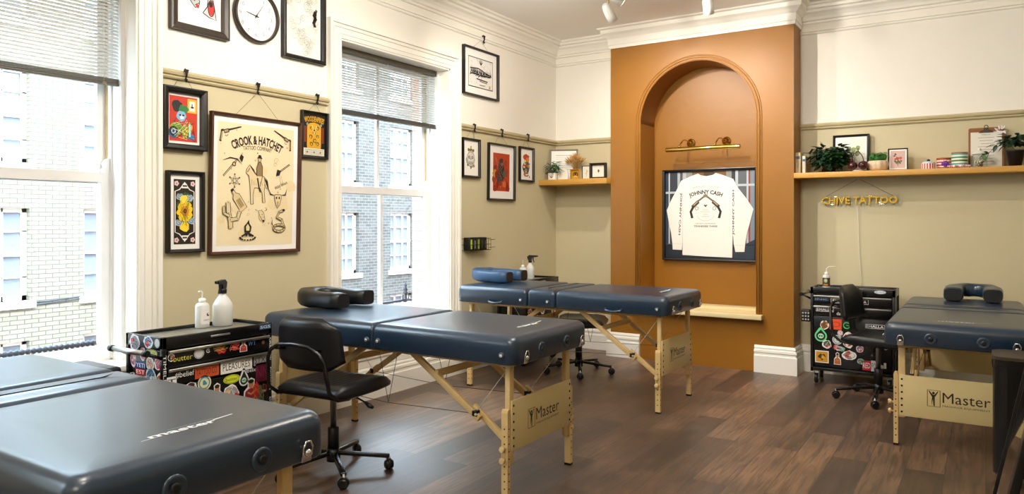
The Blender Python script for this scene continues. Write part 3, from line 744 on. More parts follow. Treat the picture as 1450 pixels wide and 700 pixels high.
# ================================================================ swivel chairs
def office_chair(label, loc, rz, base_rot, back=True):
    t = thing('swivel_chair' if back else 'swivel_stool', label, 'chair' if back else 'stool', loc, rz, 'black swivel chairs' if back else None)
    mb = MB()          # seat: rounded slab, ribbed top, front edge rolled down
    nx, ny = 34, 14
    def seat(u, v, top):
        x = u*.225; y = -.185+v*.43
        sh = 1-.12*abs(2*v-1)**3; x *= sh; yy = y*1.0+(-.02 if v < .05 else 0)*abs(u)**2
        edge = max(abs(u), abs(2*v-1)); r = max(0, (edge-.80)/.20); drop = .03*(1-math.sqrt(max(0, 1-r*r)))
        z = (.497-drop-.016*max(0, v-.8)/.2+.008*u*u + (.0028*(math.cos(u*PI*11)) if edge < .82 else 0)) if top else (.420+.02*r)
        return (x, yy, z)
    for top in (True, False):
        g = [[mb.bm.verts.new(seat(-1+2*i/nx, j/ny, top)) for j in range(ny+1)] for i in range(nx+1)]
        fs = [mb.bm.faces.new((g[i][j], g[i+1][j], g[i+1][j+1], g[i][j+1])) for i in range(nx) for j in range(ny)]; mb._tag(fs, M_vinylblk, True)
        if top: G = g
        else:
            rim = lambda q: [q[i][0] for i in range(nx+1)]+[q[nx][j] for j in range(1, ny+1)]+[q[i][ny] for i in range(nx-1, -1, -1)]+[q[0][j] for j in range(ny-1, 0, -1)]
            A, B = rim(G), rim(g); mb._tag([mb.bm.faces.new((A[k], A[(k+1) % len(A)], B[(k+1) % len(B)], B[k])) for k in range(len(A))], M_vinylblk, True)
    mb.build('seat', parent=t)
    if back:
        mb = MB()          # curved padded backrest
        nx, nz = 16, 10; shells = []
        for sgn, th in ((1, .024), (-1, -.024)):
            g = []
            for i in range(nx+1):
                u = -1+2*i/nx; row = []
                for j in range(nz+1):
                    v = j/nz; x = .225*u*(1-.10*v**2); z = .580+.275*v
                    e = max(abs(u), abs(2*v-1)); k = 1 if e < .7 else math.sqrt(max(0, 1-((e-.7)/.3)**2))
                    # rounded corners
                    cx = max(0, abs(u)-.62)/.38; cz = max(0, abs(2*v-1)-.5)/.5; q_ = min(1, cx*cz); z -= .050*q_*(1 if v > .5 else -1)
                    row.append(mb.bm.verts.new((x, -.215+.055*u*u-.03*v+th*k*1.0, z)))
                g.append(row)
            mb._tag([mb.bm.faces.new((g[i][j], g[i+1][j], g[i+1][j+1], g[i][j+1])) for i in range(nx) for j in range(nz)], M_vinylblk, True); shells.append(g)
        bmesh.ops.remove_doubles(mb.bm, verts=mb.bm.verts, dist=1e-4)
        mb.build('backrest', parent=t)
        mb = MB()          # hoop carrying the back
        P = [(.13, .02, .428), (.19, -.10, .43), (.205, -.20, .445), (.205, -.262, .49), (.198, -.272, .56), (.19, -.283, .64), (.165, -.292, .685), (.10, -.30, .720), (0, -.303, .728)]
        P = P+[(-x, y, z) for x, y, z in P[-2::-1]]
        mb.tube(P, .0105, M_blkmetal, 10); 
        for sx in (-.12, .12): mb.cyl((sx, -.298, .70), (sx, -.235, .69), .008, M_blkmetal)
        mb.build('back_hoop', parent=t)
    mb = MB(); mb.box(-.10, -.09, .405, .10, .10, .437, M_blkmetal, .006); mb.build('seat_plate', parent=t)
    mb = MB(); mb.lathe([(.030, .12), (.030, .235), (.024, .24)], M_blkplastic, n=18); mb.build('column_cover', parent=t)
    mb = MB(); mb.lathe([(.0175, .23), (.0175, .39), (.024, .392), (.024, .41)], M_alu, n=16); mb.build('gas_lift', parent=t)
    mb = MB(); mb.tube([(.05, .0, .42), (.15, .02, .405), (.20, .025, .385)], .005, M_blkmetal); mb.tube([(.195, .025, .387), (.225, .028, .370), (.245, .03, .362)], lambda f: .008+.006*math.sin(PI*f), M_blkplastic, 8); mb.build('lever', parent=t)
    b = None
    mb = MB(); mb.lathe([(.036, .055), (.038, .10), (.032, .125)], M_blkmetal, n=18)
    for k in range(5):
        a = base_rot+2*PI*k/5-rz; c, s = math.cos(a), math.sin(a)
        mb.beam((.02*c, .02*s, .098), (.30*c, .30*s, .072), .030, .022, M_blkmetal, bev=.006)
    b = mb.build('star_base', parent=t)
    for k in range(5):
        a = base_rot+2*PI*k/5-rz; c, s = math.cos(a), math.sin(a); q_ = random.random()*6.28; cx, cy = .297*c, .297*s; ux, uy = math.cos(q_), math.sin(q_)
        mb = MB(); mb.cyl((cx, cy, .03), (cx, cy, .075), .006, M_steel)
        for o_ in (-1, 1):
            mb.tube([(cx+ux*.006*o_, cy+uy*.006*o_, .0265), (cx+ux*.012*o_, cy+uy*.012*o_, .0265), (cx+ux*.022*o_, cy+uy*.022*o_, .0265)], lambda f: .026 if f < .9 else .020, M_blkplastic, 16)
        mb.tube([(cx-ux*.010, cy-uy*.010, .030), (cx+ux*.010, cy+uy*.010, .030)], .029, M_blkplastic, 16); mb.build('caster', parent=b)
    return t
office_chair('black vinyl swivel chair with ribbed seat standing between the two nearest tables', (-2.965, 2.825, 0), math.radians(5), math.radians(-34))
office_chair('backless black swivel stool mostly hidden behind the table before the niche', (-3.05, 5.84, 0), math.radians(-70), math.radians(-60), False)
office_chair('black swivel chair seen side on against the right sticker covered tool trolley', (-.68, 6.15, 0), math.radians(-100), math.radians(200))

# ================================================================ sticker covered tool trolleys
TW, TD, TH = .63, .31, .80
def tool_trolley(label, loc, rz, side_handle=True):
    t = thing('tool_trolley', label, 'tool trolley', loc, rz, 'black tool trolleys')
    w, d = TW/2, TD/2
    mb = MB()
    mb.box(-w+.01, -d+.02, .135, w-.01, d, .735, M_blkmetal, .004)
    for x in (-w, w-.022):
        for y in (-d, d-.022): mb.box(x, y, .10, x+.022, y+.022, .80, M_blkmetal, .003)
    mb.box(-w, -d, .11, w, d, .135, M_blkmetal, .003)
    mb.build('cabinet', parent=t)
    mb = MB(); mb.box(-w+.010, -d+.010, .772, w-.010, d-.010, .782, mat('worn_steel_tray', '#a9a69c', .28, .7))
    mb.build('tray', parent=t)
    mb = MB()
    for a in ((-w, -d, w, -d+.012), (-w, d-.012, w, d), (-w, -d, -w+.012, d), (w-.012, -d, w, d)): mb.box(a[0], a[1], .742, a[2], a[3], .800, M_blkmetal, .003)
    mb.build('tray_rim', parent=t)
    for k, (z0, z1) in enumerate(((.655, .738), (.570, .650), (.165, .565))):
        mb = MB(); mb.box(-w+.026, -d-.004, z0, w-.026, -d+.03, z1-.004, M_blkmetal, .003); dr = mb.build('drawer' if k < 2 else 'door', parent=t)
        if k < 2:
            mb = MB(); mb.box(-w+.026, -d-.016, z1-.016, w-.026, -d-.004, z1-.003, M_alu, .002); mb.build('handle', parent=dr)
    mb = MB()
    for z in (.775,): mb.box(-.06, -d-.006, z-.005, .05, -d, z+.004, M_alu, .001)
    mb.build('latch', parent=t)
    if side_handle:
        mb = MB(); mb.cyl((-w-.075, -d+.01, .735), (-w-.075, d-.01, .735), .013, M_alu, 14)
        for y in (-d+.012, d-.012): mb.cyl((-w-.075, y-.014, .735), (-w-.075, y+.014, .735), .0155, M_blkplastic, 14); mb.cyl((-w-.075, y, .735), (-w+.005, y, .70), .008, M_blkmetal)
        mb.build('push_handle', parent=t)
    for x in (-w+.04, w-.04):
        for y in (-d+.045, d-.045):
            mb = MB(); mb.box(x-.02, y-.012, .095, x+.02, y+.03, .112, M_steel)
            for o_ in (-.018, .018): mb.prism([(y-.012, .10), (y+.028, .10), (y+.012, .035), (y-.012, .035)], x+o_-.0015, x+o_+.0015, M_steel, 'X')
            mb.tube([(x-.014, y, .0405), (x-.012, y, .0405), (x+.012, y, .0405), (x+.014, y, .0405)], lambda f: .0395 if .1 < f < .9 else .034, M_blkplastic, 20)
            mb.lathe([(.018, -.015), (.018, .015)], M_steel, (x, y, .0405), 12, 'X'); mb.build('caster', parent=t)
    return t
FRONTY = -TD/2-.0045
def sticker(t, kind, u, z, w, h, c1='#ffffff', c2='#111111', txt='', rot=0, seed=0, face='front', c3='#c22222', bold=.0):
    """one printed sticker on the front (u across 0..1, z height) or on the left side"""
    if face == 'front': a = Art((-TW/2+.02+u*(TW-.04), FRONTY, z), (1, 0, 0), (0, 0, 1), lift=.0003)
    elif face == 'tray': a = Art((-TW/2+u*TW, -TD/2-.0003, z), (1, 0, 0), (0, 0, 1), lift=.0003)
    else: a = Art((-TW/2-.0003+(.01 if .03 < u < .9 and z < .735 else 0), TD/2-u*TD, z), (0, -1, 0), (0, 0, 1), lift=.0003)
    a.ang = rot; q = random.Random(seed)
    if kind == 'rect': a.rect(-w/2, -h/2, w/2, h/2, c1); txt and a.text(txt, 0, 0, h=h*.55, w=w*.86, col=c2, bold=bold)
    elif kind == 'badge': a.rect(-w/2, -h/2, w/2, h/2, c1); a.rect(-w/2+.003, -h/2+.003, w/2-.003, h/2-.003, '#111111'); a.text(txt, 0, 0, h=h*.6, w=w*.9, col=c1, bold=.02)
    elif kind == 'text': a.text(txt, 0, 0, h=h, w=w, col=c1, bold=bold)
    elif kind == 'oval': a.ell(0, 0, w/2, h/2, c1); a.ring(0, 0, w*.43, h*.43, .002, c2); txt and a.text(txt, 0, 0, h=h*.35, w=w*.7, col=c2, bold=bold)
    elif kind == 'target': a.ell(0, 0, w/2, h/2, c1); a.ell(0, 0, w*.42, h*.42, c2); a.ell(0, 0, w*.33, h*.33, c1); a.blob(0, 0, w*.22, c2, 9, .6, seed)
    elif kind == 'drop':
        a.poly([(w*.5*math.cos(th), -h*.08+w*.5*math.sin(th)) for th in [math.radians(150+240*k/14) for k in range(15)]]+[(w*.05, h*.55), (-w*.12, h*.55)], c1)
        a.poly([(w*.38*math.cos(th), -h*.08+w*.38*math.sin(th)) for th in [math.radians(150+240*k/14) for k in range(15)]]+[(0, h*.40)], '#10120f')
        a.ell(0, -h*.08, w*.24, w*.22, '#b7e3c0'); a.ell(-w*.09, -h*.08, w*.06, w*.07, '#10120f', 10); a.ell(w*.09, -h*.08, w*.06, w*.07, '#10120f', 10)
    elif kind == 'cut':      # irregular die-cut drawing with a white edge
        a.blob(0, 0, w/2, c1, 16, .22, seed, h/2); a.blob(0, 0, w*.43, c2, 14, .35, seed+1, h*.43)
        for k in range(5): a.blob((q.random()-.5)*w*.5, (q.random()-.5)*h*.5, w*(.08+.12*q.random()), q.choice([c1, c3, '#e8c08a', c2]), 8, .5, seed+9+k)
        for k in range(3): a.scrib(-w*.3, -h*.3, w*.3, h*.3, .0016, q.choice(['#111111', c1]), 6, seed+20+k)
    elif kind == 'figure':   # small bust in a coloured shirt
        a.poly([(-w*.46, -h*.5), (w*.46, -h*.5), (w*.42, -.02*h), (w*.2, h*.15), (w*.22, h*.42), (0, h*.53), (-w*.22, h*.42), (-w*.2, h*.15), (-w*.42, -.02*h)], '#f2f0ea')
        a.poly([(-w*.40, -h*.46), (w*.40, -h*.46), (w*.34, -.05*h), (w*.12, h*.06), (-w*.12, h*.06), (-w*.34, -.05*h)], c1); a.ell(0, h*.22, w*.16, h*.17, '#b98158', 12); a.ell(0, h*.36, w*.17, h*.09, '#1b1410', 12)
        a.line([(-w*.2, -h*.1), (0, -h*.2), (w*.2, -h*.1)], w*.09, '#b98158')
    elif kind == 'splat':
        for k in range(3): a.blob((q.random()-.5)*w*.5, (q.random()-.5)*h*.5, w*.33, (c1, c2, c3)[k], 12, .5, seed+k, h*.4)
        for k in range(4): a.scrib(-w*.4, -h*.4, w*.4, h*.4, .002, q.choice([c1, '#111111']), 7, seed+k)
    elif kind == 'ring': a.ring(0, 0, w*.4, h*.4, w*.12, c1, a0=.6, a1=6.0); a.line([(0, h*.12), (0, 0), (w*.3, 0)], w*.1, c1)
    o = a.build('sticker', t); return o
# left trolley, between the windows
tr1 = tool_trolley('black tool trolley covered in stickers between the two windows, spray bottle on top', (-3.405, 2.335, 0), PI/2)
ST = [('cut', .035, .702, .042, .042, '#f2f2f2', '#222222'), ('text', .14, .692, .10, .026, '#c9c83a', '', 'butter'), ('oval', .285, .700, .056, .052, '#cfcfcf', '#1a1a1a', ''), ('ring', .37, .705, .022, .022, '#ffffff'),
      ('splat', .49, .705, .11, .05, '#caa24a', '#8a5a22', '', 0, 3), ('splat', .63, .702, .08, .05, '#e06a5a', '#f3efe6', '', 0, 5), ('figure', .72, .70, .05, .06, '#a33'.replace('#a33', '#aa3333')), ('text', .81, .708, .05, .026, '#6b8fd6', '', 'WY'), ('oval', .93, .70, .022, .022, '#7a4a2a', '#c98', '') ,
      ('rect', .04, .585, .05, .05, '#efefef', '#222222', 'T'), ('text', .155, .612, .10, .030, '#f0f0f0', '', '#belief'), ('rect', .36, .605, .135, .058, '#c4532c', '#2a1d18', 'TATTOO CO.'), ('rect', .65, .605, .19, .064, '#f1efe8', '#111111', 'PLEASURES'), ('rect', .895, .610, .08, .052, '#9c9c9a', '#222222', 'STX'),
      ('cut', .085, .495, .10, .07, '#e9f2ea', '#2f6b45', '', .3, 11), ('cut', .21, .52, .075, .075, '#f0eee8', '#3a241c', '', 0, 12), ('target', .335, .535, .075, .075, '#e8e0a8', '#3f8fb0', '', 0, 13), ('figure', .455, .465, .085, .11, '#8a5a3a'),
      ('oval', .60, .540, .100, .046, '#d6e23a', '#333a10', 'butter'), ('cut', .60, .45, .10, .12, '#f4f4f4', '#9a9a9a', '', .5, 15), ('drop', .725, .515, .06, .10, '#e9e9e9'), ('text', .80, .565, .085, .022, '#e8e8e8', '', '#belief'), ('figure', .80, .45, .105, .12, '#8c1f2c'), ('rect', .92, .545, .085, .10, '#5a1030', '#8a2a3a', 'NN'),
      ('text', .21, .43, .17, .075, '#c23a2a', '', 'BEER', .3), ('text', .47, .375, .13, .024, '#f4f4f4', '', 'ICK OFF.'), ('splat', .88, .42, .09, .13, '#9c9a3a', '#5b5a5e', '', 0, 21), ('cut', .94, .44, .045, .05, '#7a2a2a', '#111111', '', 0, 22), ('rect', .62, .365, .08, .035, '#b02a22', '#f4e9e0', 'RAW'),
      ('cut', .12, .37, .12, .07, '#f0f0f0', '#7d3a30', '', 0, 24), ('splat', .35, .40, .10, .08, '#c23a2a', '#2a2a2a', '', 0, 25)]
for i, s in enumerate(ST):
    s = list(s)+['']*(9-len(s)); 
    sticker(tr1, s[0], s[1], s[2]+(.014 if s[2] < .54 else 0), s[3], s[4], s[5] or '#ffffff', s[6] or '#111111', s[7] or '', s[8] or 0, (s[9] if len(s) > 9 else i) if not isinstance(s[9] if len(s) > 9 else 0, str) else i)
sticker(tr1, 'rect', .93, .782, .075, .026, '#1d3f66', '#dfe8f0', 'SGS', face='tray')
for zz, tx in ((.63, 'TIMELESS'), (.44, 'KWADRON')): sticker(tr1, 'text', .018, zz, .17, .015, '#e8e8e8', '', tx, -PI/2, face='tray')
for zz, tx in ((.66, 'KWADRON'), (.50, 'KWADRON'), (.34, 'KWADRON')): sticker(tr1, 'text', .982, zz, .12, .015, '#e8e8e8', '', tx, -PI/2, face='tray')
SD = [('cut', .25, .68, .11, .13, '#e8e8ee', '#8a8f9c', '', 0, 31), ('cut', .62, .70, .10, .09, '#e3eef8', '#3f7fb8', '', 0, 32), ('oval', .86, .70, .05, .06, '#cfd6dd', '#8a97a3', ''), ('cut', .16, .55, .065, .14, '#f3e9ee', '#b0607c', '', 0, 33), ('cut', .42, .60, .065, .11, '#f4eef2', '#c87a9a', '', 0, 34), ('oval', .66, .615, .11, .055, '#d8e69a', '#2e3a1c', 'YELLOW'),
      ('rect', .36, .505, .10, .05, '#1f4a86', '#ffffff', 'YETI'), ('rect', .36, .452, .095, .05, '#c62a2e', '#ffffff', 'EST'), ('rect', .37, .405, .10, .038, '#f2f2f2', '#1f4a86', 'YAMO'), ('cut', .62, .53, .09, .10, '#eef0f4', '#cf8f6f', '', 0, 35), ('cut', .84, .54, .09, .10, '#f4eef0', '#c05a70', '', 0, 36),
      ('cut', .64, .43, .12, .13, '#dfe8ee', '#3d6684', '', 0, 37), ('cut', .88, .41, .08, .12, '#e9f2d2', '#b88a60', '', 0, 38), ('rect', .38, .36, .10, .035, '#1f4a86', '#ffffff', 'YETI'), ('cut', .14, .40, .07, .08, '#f0f0f0', '#5b4a80', '', 0, 39)]
for i, s in enumerate(SD): s = list(s)+[0]*(9-len(s)); sticker(tr1, s[0], s[1], .56+(s[2]-.36)*.62, s[3]*.85, s[4]*.72, s[5], s[6] or '#111111', s[7] or '', s[8] if len(s) > 8 else 0, s[9] if len(s) > 9 else i, face='side')
# right trolley
tr2 = tool_trolley('black tool trolley covered in stickers against the right wall below the shelf', (-.915, 6.665, 0), 0)
def U(x): return (x-95)/570
def Z(y): return .74-(y-75)*.00116
ST2 = [('badge', 365, 112, .28, .040, '#e8e8e8', '', 'EMALLA EMALLA'), ('badge', 185, 180, .135, .034, '#e8e8e8', '', 'EMALLA'), ('badge', 545, 277, .14, .034, '#e8e8e8', '', 'EMALLA'), ('text', 320, 202, .10, .026, '#f2f2f2', '', 'darklab'), ('rect', 160, 108, .11, .028, '#1c2c4a', '#8090a8', 'INK'),
       ('cut', 182, 290, .075, .085, '#f2efe8', '#8a5a2e'), ('rect', 265, 280, .090, .085, '#e8542a', '#b8381c', 'O'), ('ring', 345, 283, .06, .06, '#3fc86a'), ('drop', 155, 362, .095, .11, '#6fe09a'), ('target', 298, 338, .042, .042, '#f3eeee', '#b86a72'), ('target', 278, 388, .078, .078, '#d8dadc', '#8c9298'),
       ('cut', 355, 385, .10, .15, '#f3efea', '#9c2f34'), ('cut', 200, 425, .08, .08, '#f3efea', '#37704e'), ('splat', 290, 447, .10, .06, '#d8e2ee', '#77b08a'), ('cut', 365, 490, .12, .085, '#f1ece4', '#8c8c8c'), ('rect', 163, 517, .105, .10, '#efe9e0', '#c98f1e', ''), ('figure', 278, 520, .06, .10, '#b8642c'),
       ('target', 517, 335, .088, .078, '#f4f4f4', '#2a2a2a'), ('cut', 490, 395, .09, .075, '#f0e3de', '#c0503c'), ('cut', 447, 525, .06, .055, '#bcd8dc', '#6c8c74'), ('rect', 487, 567, .062, .078, '#b51f2b', '#f0e9e9', 'RED'), ('rect', 550, 560, .065, .085, '#d9dcdc', '#3c4450', 'POST'), ('rect', 615, 540, .018, .045, '#e8e8e8', '#555', ''), ('oval', 590, 597, .045, .030, '#cfd4d6', '#6a7a70', ''),
       ('cut', 440, 440, .06, .07, '#efe2e6', '#8c5a8c'), ('cut', 620, 400, .06, .08, '#e8e8e8', '#446688')]
for i, s in enumerate(ST2):
    s = list(s)+['']*(8-len(s)); 
    sticker(tr2, s[0], U(s[1]), max(.19, Z(s[2])), s[3], s[4], s[5] or '#ffffff', s[6] if len(s[6]) == 7 else '#111111', s[7], 0, 50+i)
a = Art((-TW/2+.02+U(163)*(TW-.04), FRONTY, Z(517)), lift=.0012); a.rect(-.045, -.042, .045, .042, '#c9901f'); a.blob(0, 0, .036, '#3a2410', 12, .6, 4); a.blob(.008, .0, .024, '#d9a52c', 10, .6, 5); a.build('sticker', tr2)
sticker(tr2, 'oval', .83, .782, .085, .030, '#e8eef4', '#1d3f8a', 'SGS', face='tray')
# small grey holder clipped to the left side of the right trolley
mb = MB(); mb.box(-TW/2-.085, -.10, .50, -TW/2-.015, -.02, .60, M_blkplastic, .006)
for k in range(3):
    for j in range(3): mb.cyl((-TW/2-.07+.022*k, -.1015, .52+.027*j), (-TW/2-.07+.022*k, -.1, .52+.027*j), .007, M_steel, 8)
mb.box(-TW/2-.02, -.08, .53, -TW/2+.005, -.04, .57, M_blkplastic); mb.build('clip_holder', parent=tr2)
tr3 = tool_trolley('black tool trolley with stickers hidden behind the table with the blue cushion', (-3.72, 6.08, 0), PI/2)
for i, (k, u, z, w, h, c1, c2, tx) in enumerate((('cut', .1, .5, .08, .08, '#efe6e0', '#a04040', ''), ('rect', .3, .6, .12, .05, '#e8e8e8', '#222222', 'EMALLA'), ('cut', .5, .5, .09, .09, '#e9e9e9', '#356', ''), ('target', .7, .55, .07, .07, '#f0f0f0', '#3a6a4a', ''), ('cut', .85, .48, .08, .09, '#f0e6c8', '#a0602c', ''), ('text', .6, .7, .14, .03, '#f0f0f0', '', 'KWADRON'), ('cut', .3, .42, .09, .1, '#f2f2f2', '#7a2a2a', ''))):
    sticker(tr3, k, u, z, w, h, c1, c2 if len(c2) == 7 else '#334455', tx, 0, 80+i)

# ================================================================ bottles
def bottle(name, label, loc, rz=0, parts=()):
    t = thing(name, label, 'bottle', loc, rz); return t
def spray_bottle(label, loc, rz, h=.155, r=.044, liquid=True):
    t = bottle('spray_bottle', label, loc, rz); mb = MB()
    mb.lathe([(r*.9, 0), (r, .006), (r, h*.62), (r*.92, h*.70), (r*.55, h*.88), (r*.36, h*.95), (r*.34, h)], M_bottle, n=24); b = mb.build('bottle_body', parent=t)
    mb = MB(); mb.lathe([(r*.40, h), (r*.42, h+.022), (r*.30, h+.028)], M_blkplastic, n=16)
    mb.prism([(-.022, h+.026), (.016, h+.026), (.02, h+.050), (.066, h+.056), (.068, h+.070), (-.01, h+.074), (-.030, h+.058)], -.012, .012, M_blkplastic, 'Y')
    mb.prism([(.022, h+.050), (.036, h+.050), (.034, h+.030), (.044, h+.002), (.036, h+.0), (.024, h+.028)], -.006, .006, M_blkplastic, 'Y'); mb.lathe([(.006, 0), (.006, .012)], M_blkplastic, (.066, 0, h+.063), 10, 'X')
    mb.build('trigger_head', parent=t); return t
def squeeze_bottle(label, loc, rz, h=.11, r=.032, spout='bent', lab=None):
    t = bottle('squeeze_bottle', label, loc, rz); mb = MB()
    mb.lathe([(r*.92, 0), (r, .006), (r, h*.86), (r*.8, h*.96), (r*.42, h)], M_bottle, n=24); mb.build('bottle_body', parent=t)
    mb = MB(); mb.lathe([(r*.50, h-.002), (r*.50, h+.018), (r*.3, h+.022)], M_trim, n=16)
    if spout == 'bent': mb.tube([(0, 0, h+.018), (0, 0, h+.055), (-.006, 0, h+.060), (-.022, 0, h+.058)], .0038, M_trim, 8); 
    elif spout == 'long': mb.tube([(0, 0, h+.018), (0, 0, h+.05), (.02, 0, h+.068), (.075, 0, h+.072)], .003, M_trim, 8)
    else: mb.tube([(0, 0, h+.018), (0, 0, h+.075)], .003, M_trim, 8, r2=.0015)
    mb.build('spout', parent=t)
    if lab:
        mb = MB(); n = 12; a0, a1 = lab[1], lab[2]; rr = r+.0006
        vs = [[mb.bm.verts.new((rr*math.cos(a0+(a1-a0)*k/n), rr*math.sin(a0+(a1-a0)*k/n), z)) for k in range(n+1)] for z in (h*.16, h*.78)]
        mb._tag([mb.bm.faces.new((vs[0][k], vs[0][k+1], vs[1][k+1], vs[1][k])) for k in range(n)], flat(lab[0]), True); mb.build('paper_label', parent=t)
    return t
TZ = .7824
b = squeeze_bottle('small white squeeze bottle with bent spout on the left trolley', (-3.50, 2.40, TZ), PI/2, .135, .036, 'bent', ('#eceae4', -2.4, -.6))
a = Art((0, -.0368, .062), lift=.0006); a.text('DISINFECT', .0, -.018, h=.007, w=.034, col='#3a2a34'); a.ell(.008, .01, .008, .009, '#5a3a44', 10); a.ell(.011, .013, .004, .004, '#eceae4', 8); a.build('print', b)
spray_bottle('white spray bottle with black trigger on the left trolley', (-3.48, 2.51, TZ), -PI/2+.5, .175, .052)
b = squeeze_bottle('white squeeze bottle with green label on the trolley behind the blue cushion', (-3.76, 6.04, TZ), PI/2, .12, .034, 'straight', ('#2f8a3c', -2.6, -.3))
spray_bottle('white spray bottle with black cap on the trolley behind the blue cushion', (-3.74, 6.14, TZ), PI/2-1, .16, .042)
b = squeeze_bottle('wash bottle of amber liquid with long white spout on the right trolley', (-1.13, 6.65, TZ), 0, .115, .030, 'long', ('#5a3a1c', -2.8, -.2))
a = Art((0, -.0312, .05), lift=.0006); a.ell(0, .016, .015, .018, '#5fb8b0', 14); a.ell(0.002, .016, .008, .010, '#e8c060', 12); a.rect(-.018, -.024, .018, -.012, '#b98030'); a.build('print', b)

# ================================================================ pictures on the walls
def picture(name, label, loc, rz, w, h, fw, fm, mount=0, paper='#f3f0e8', draw=None, depth=.026, lean=0, group=None, cat='picture', wire=None, glaze=True, mountcol='#f5f3ee', solid_back=True):
    t = thing(name, label, cat, loc, 0, group); t.rotation_euler = (lean, 0, rz)
    mb = MB(); x0, x1 = -w/2, w/2
    prof = [(0, 0), (0, -depth), (fw*.25, -depth-.002), (fw*.75, -depth+.002), (fw, -depth+.010), (fw, -.004)]
    pts = [(x0, 0), (x1, 0), (x1, h), (x0, h)]; rings = []
    for (px, pz), (sx, sz) in zip(pts, ((1, 1), (-1, 1), (-1, -1), (1, -1))): rings.append([mb.bm.verts.new((px+sx*a, y, pz+sz*a)) for a, y in prof])
    fs = [mb.bm.faces.new((rings[i][k], rings[i][k+1], rings[(i+1) % 4][k+1], rings[(i+1) % 4][k])) for i in range(4) for k in range(len(prof)-1)]
    mb._tag(fs, fm); mb.build('frame', parent=t)
    mb = MB(); mb.box(x0+.002, -.008, .002, x1-.002, -.001, h-.002, flat(mountcol)); bk = mb.build('mount' if mount else 'backing', parent=t)
    a = Art((0, -.0085, h/2), lift=.0004); pw, ph = w/2-fw-mount, h/2-fw-mount
    a.rect(-pw, -ph, pw, ph, paper)
    if draw: draw(a, pw, ph)
    a.build('print', t)
    if wire:
        mb = MB(); ct = wire; mb.tube([(-w*.25, -.006, h-.01), (ct[0], -.006, ct[1])], .0009, M_cable, 5); mb.tube([(w*.25, -.006, h-.01), (ct[0], -.006, ct[1])], .0009, M_cable, 5); mb.build('hanging_wire', parent=t)
    return t
K = '#2a211a'
def revolver(a, x, y, s, flip, ang, col=K):
    f = -1 if flip else 1
    a.at(x, y, ang, s)
    a.poly([(f*p[0], p[1]) for p in [(-.05, .10), (.95, .12), (.95, .19), (-.05, .22)]], col)
    a.poly([(f*p[0], p[1]) for p in [(-.30, .02), (.05, .02), (.05, .25), (-.30, .25)]], col); a.poly([(f*p[0], p[1]) for p in [(-.26, .07), (.0, .07), (.0, .20), (-.26, .20)]], '#bfa782')
    for k in range(3): a.line([(f*(-.24+.09*k), .06), (f*(-.24+.09*k), .21)], .018, col)
    a.line([(f*-.30, .22), (f*-.42, .24), (f*-.46, .12), (f*-.54, -.05), (f*-.70, -.36)], .14, col); a.line([(f*-.42, .16), (f*-.64, -.30)], .05, '#c8b28c')
    a.ring(f*-.18, -.06, .10, .09, .025, col, 12, PI, 2*PI); a.at()
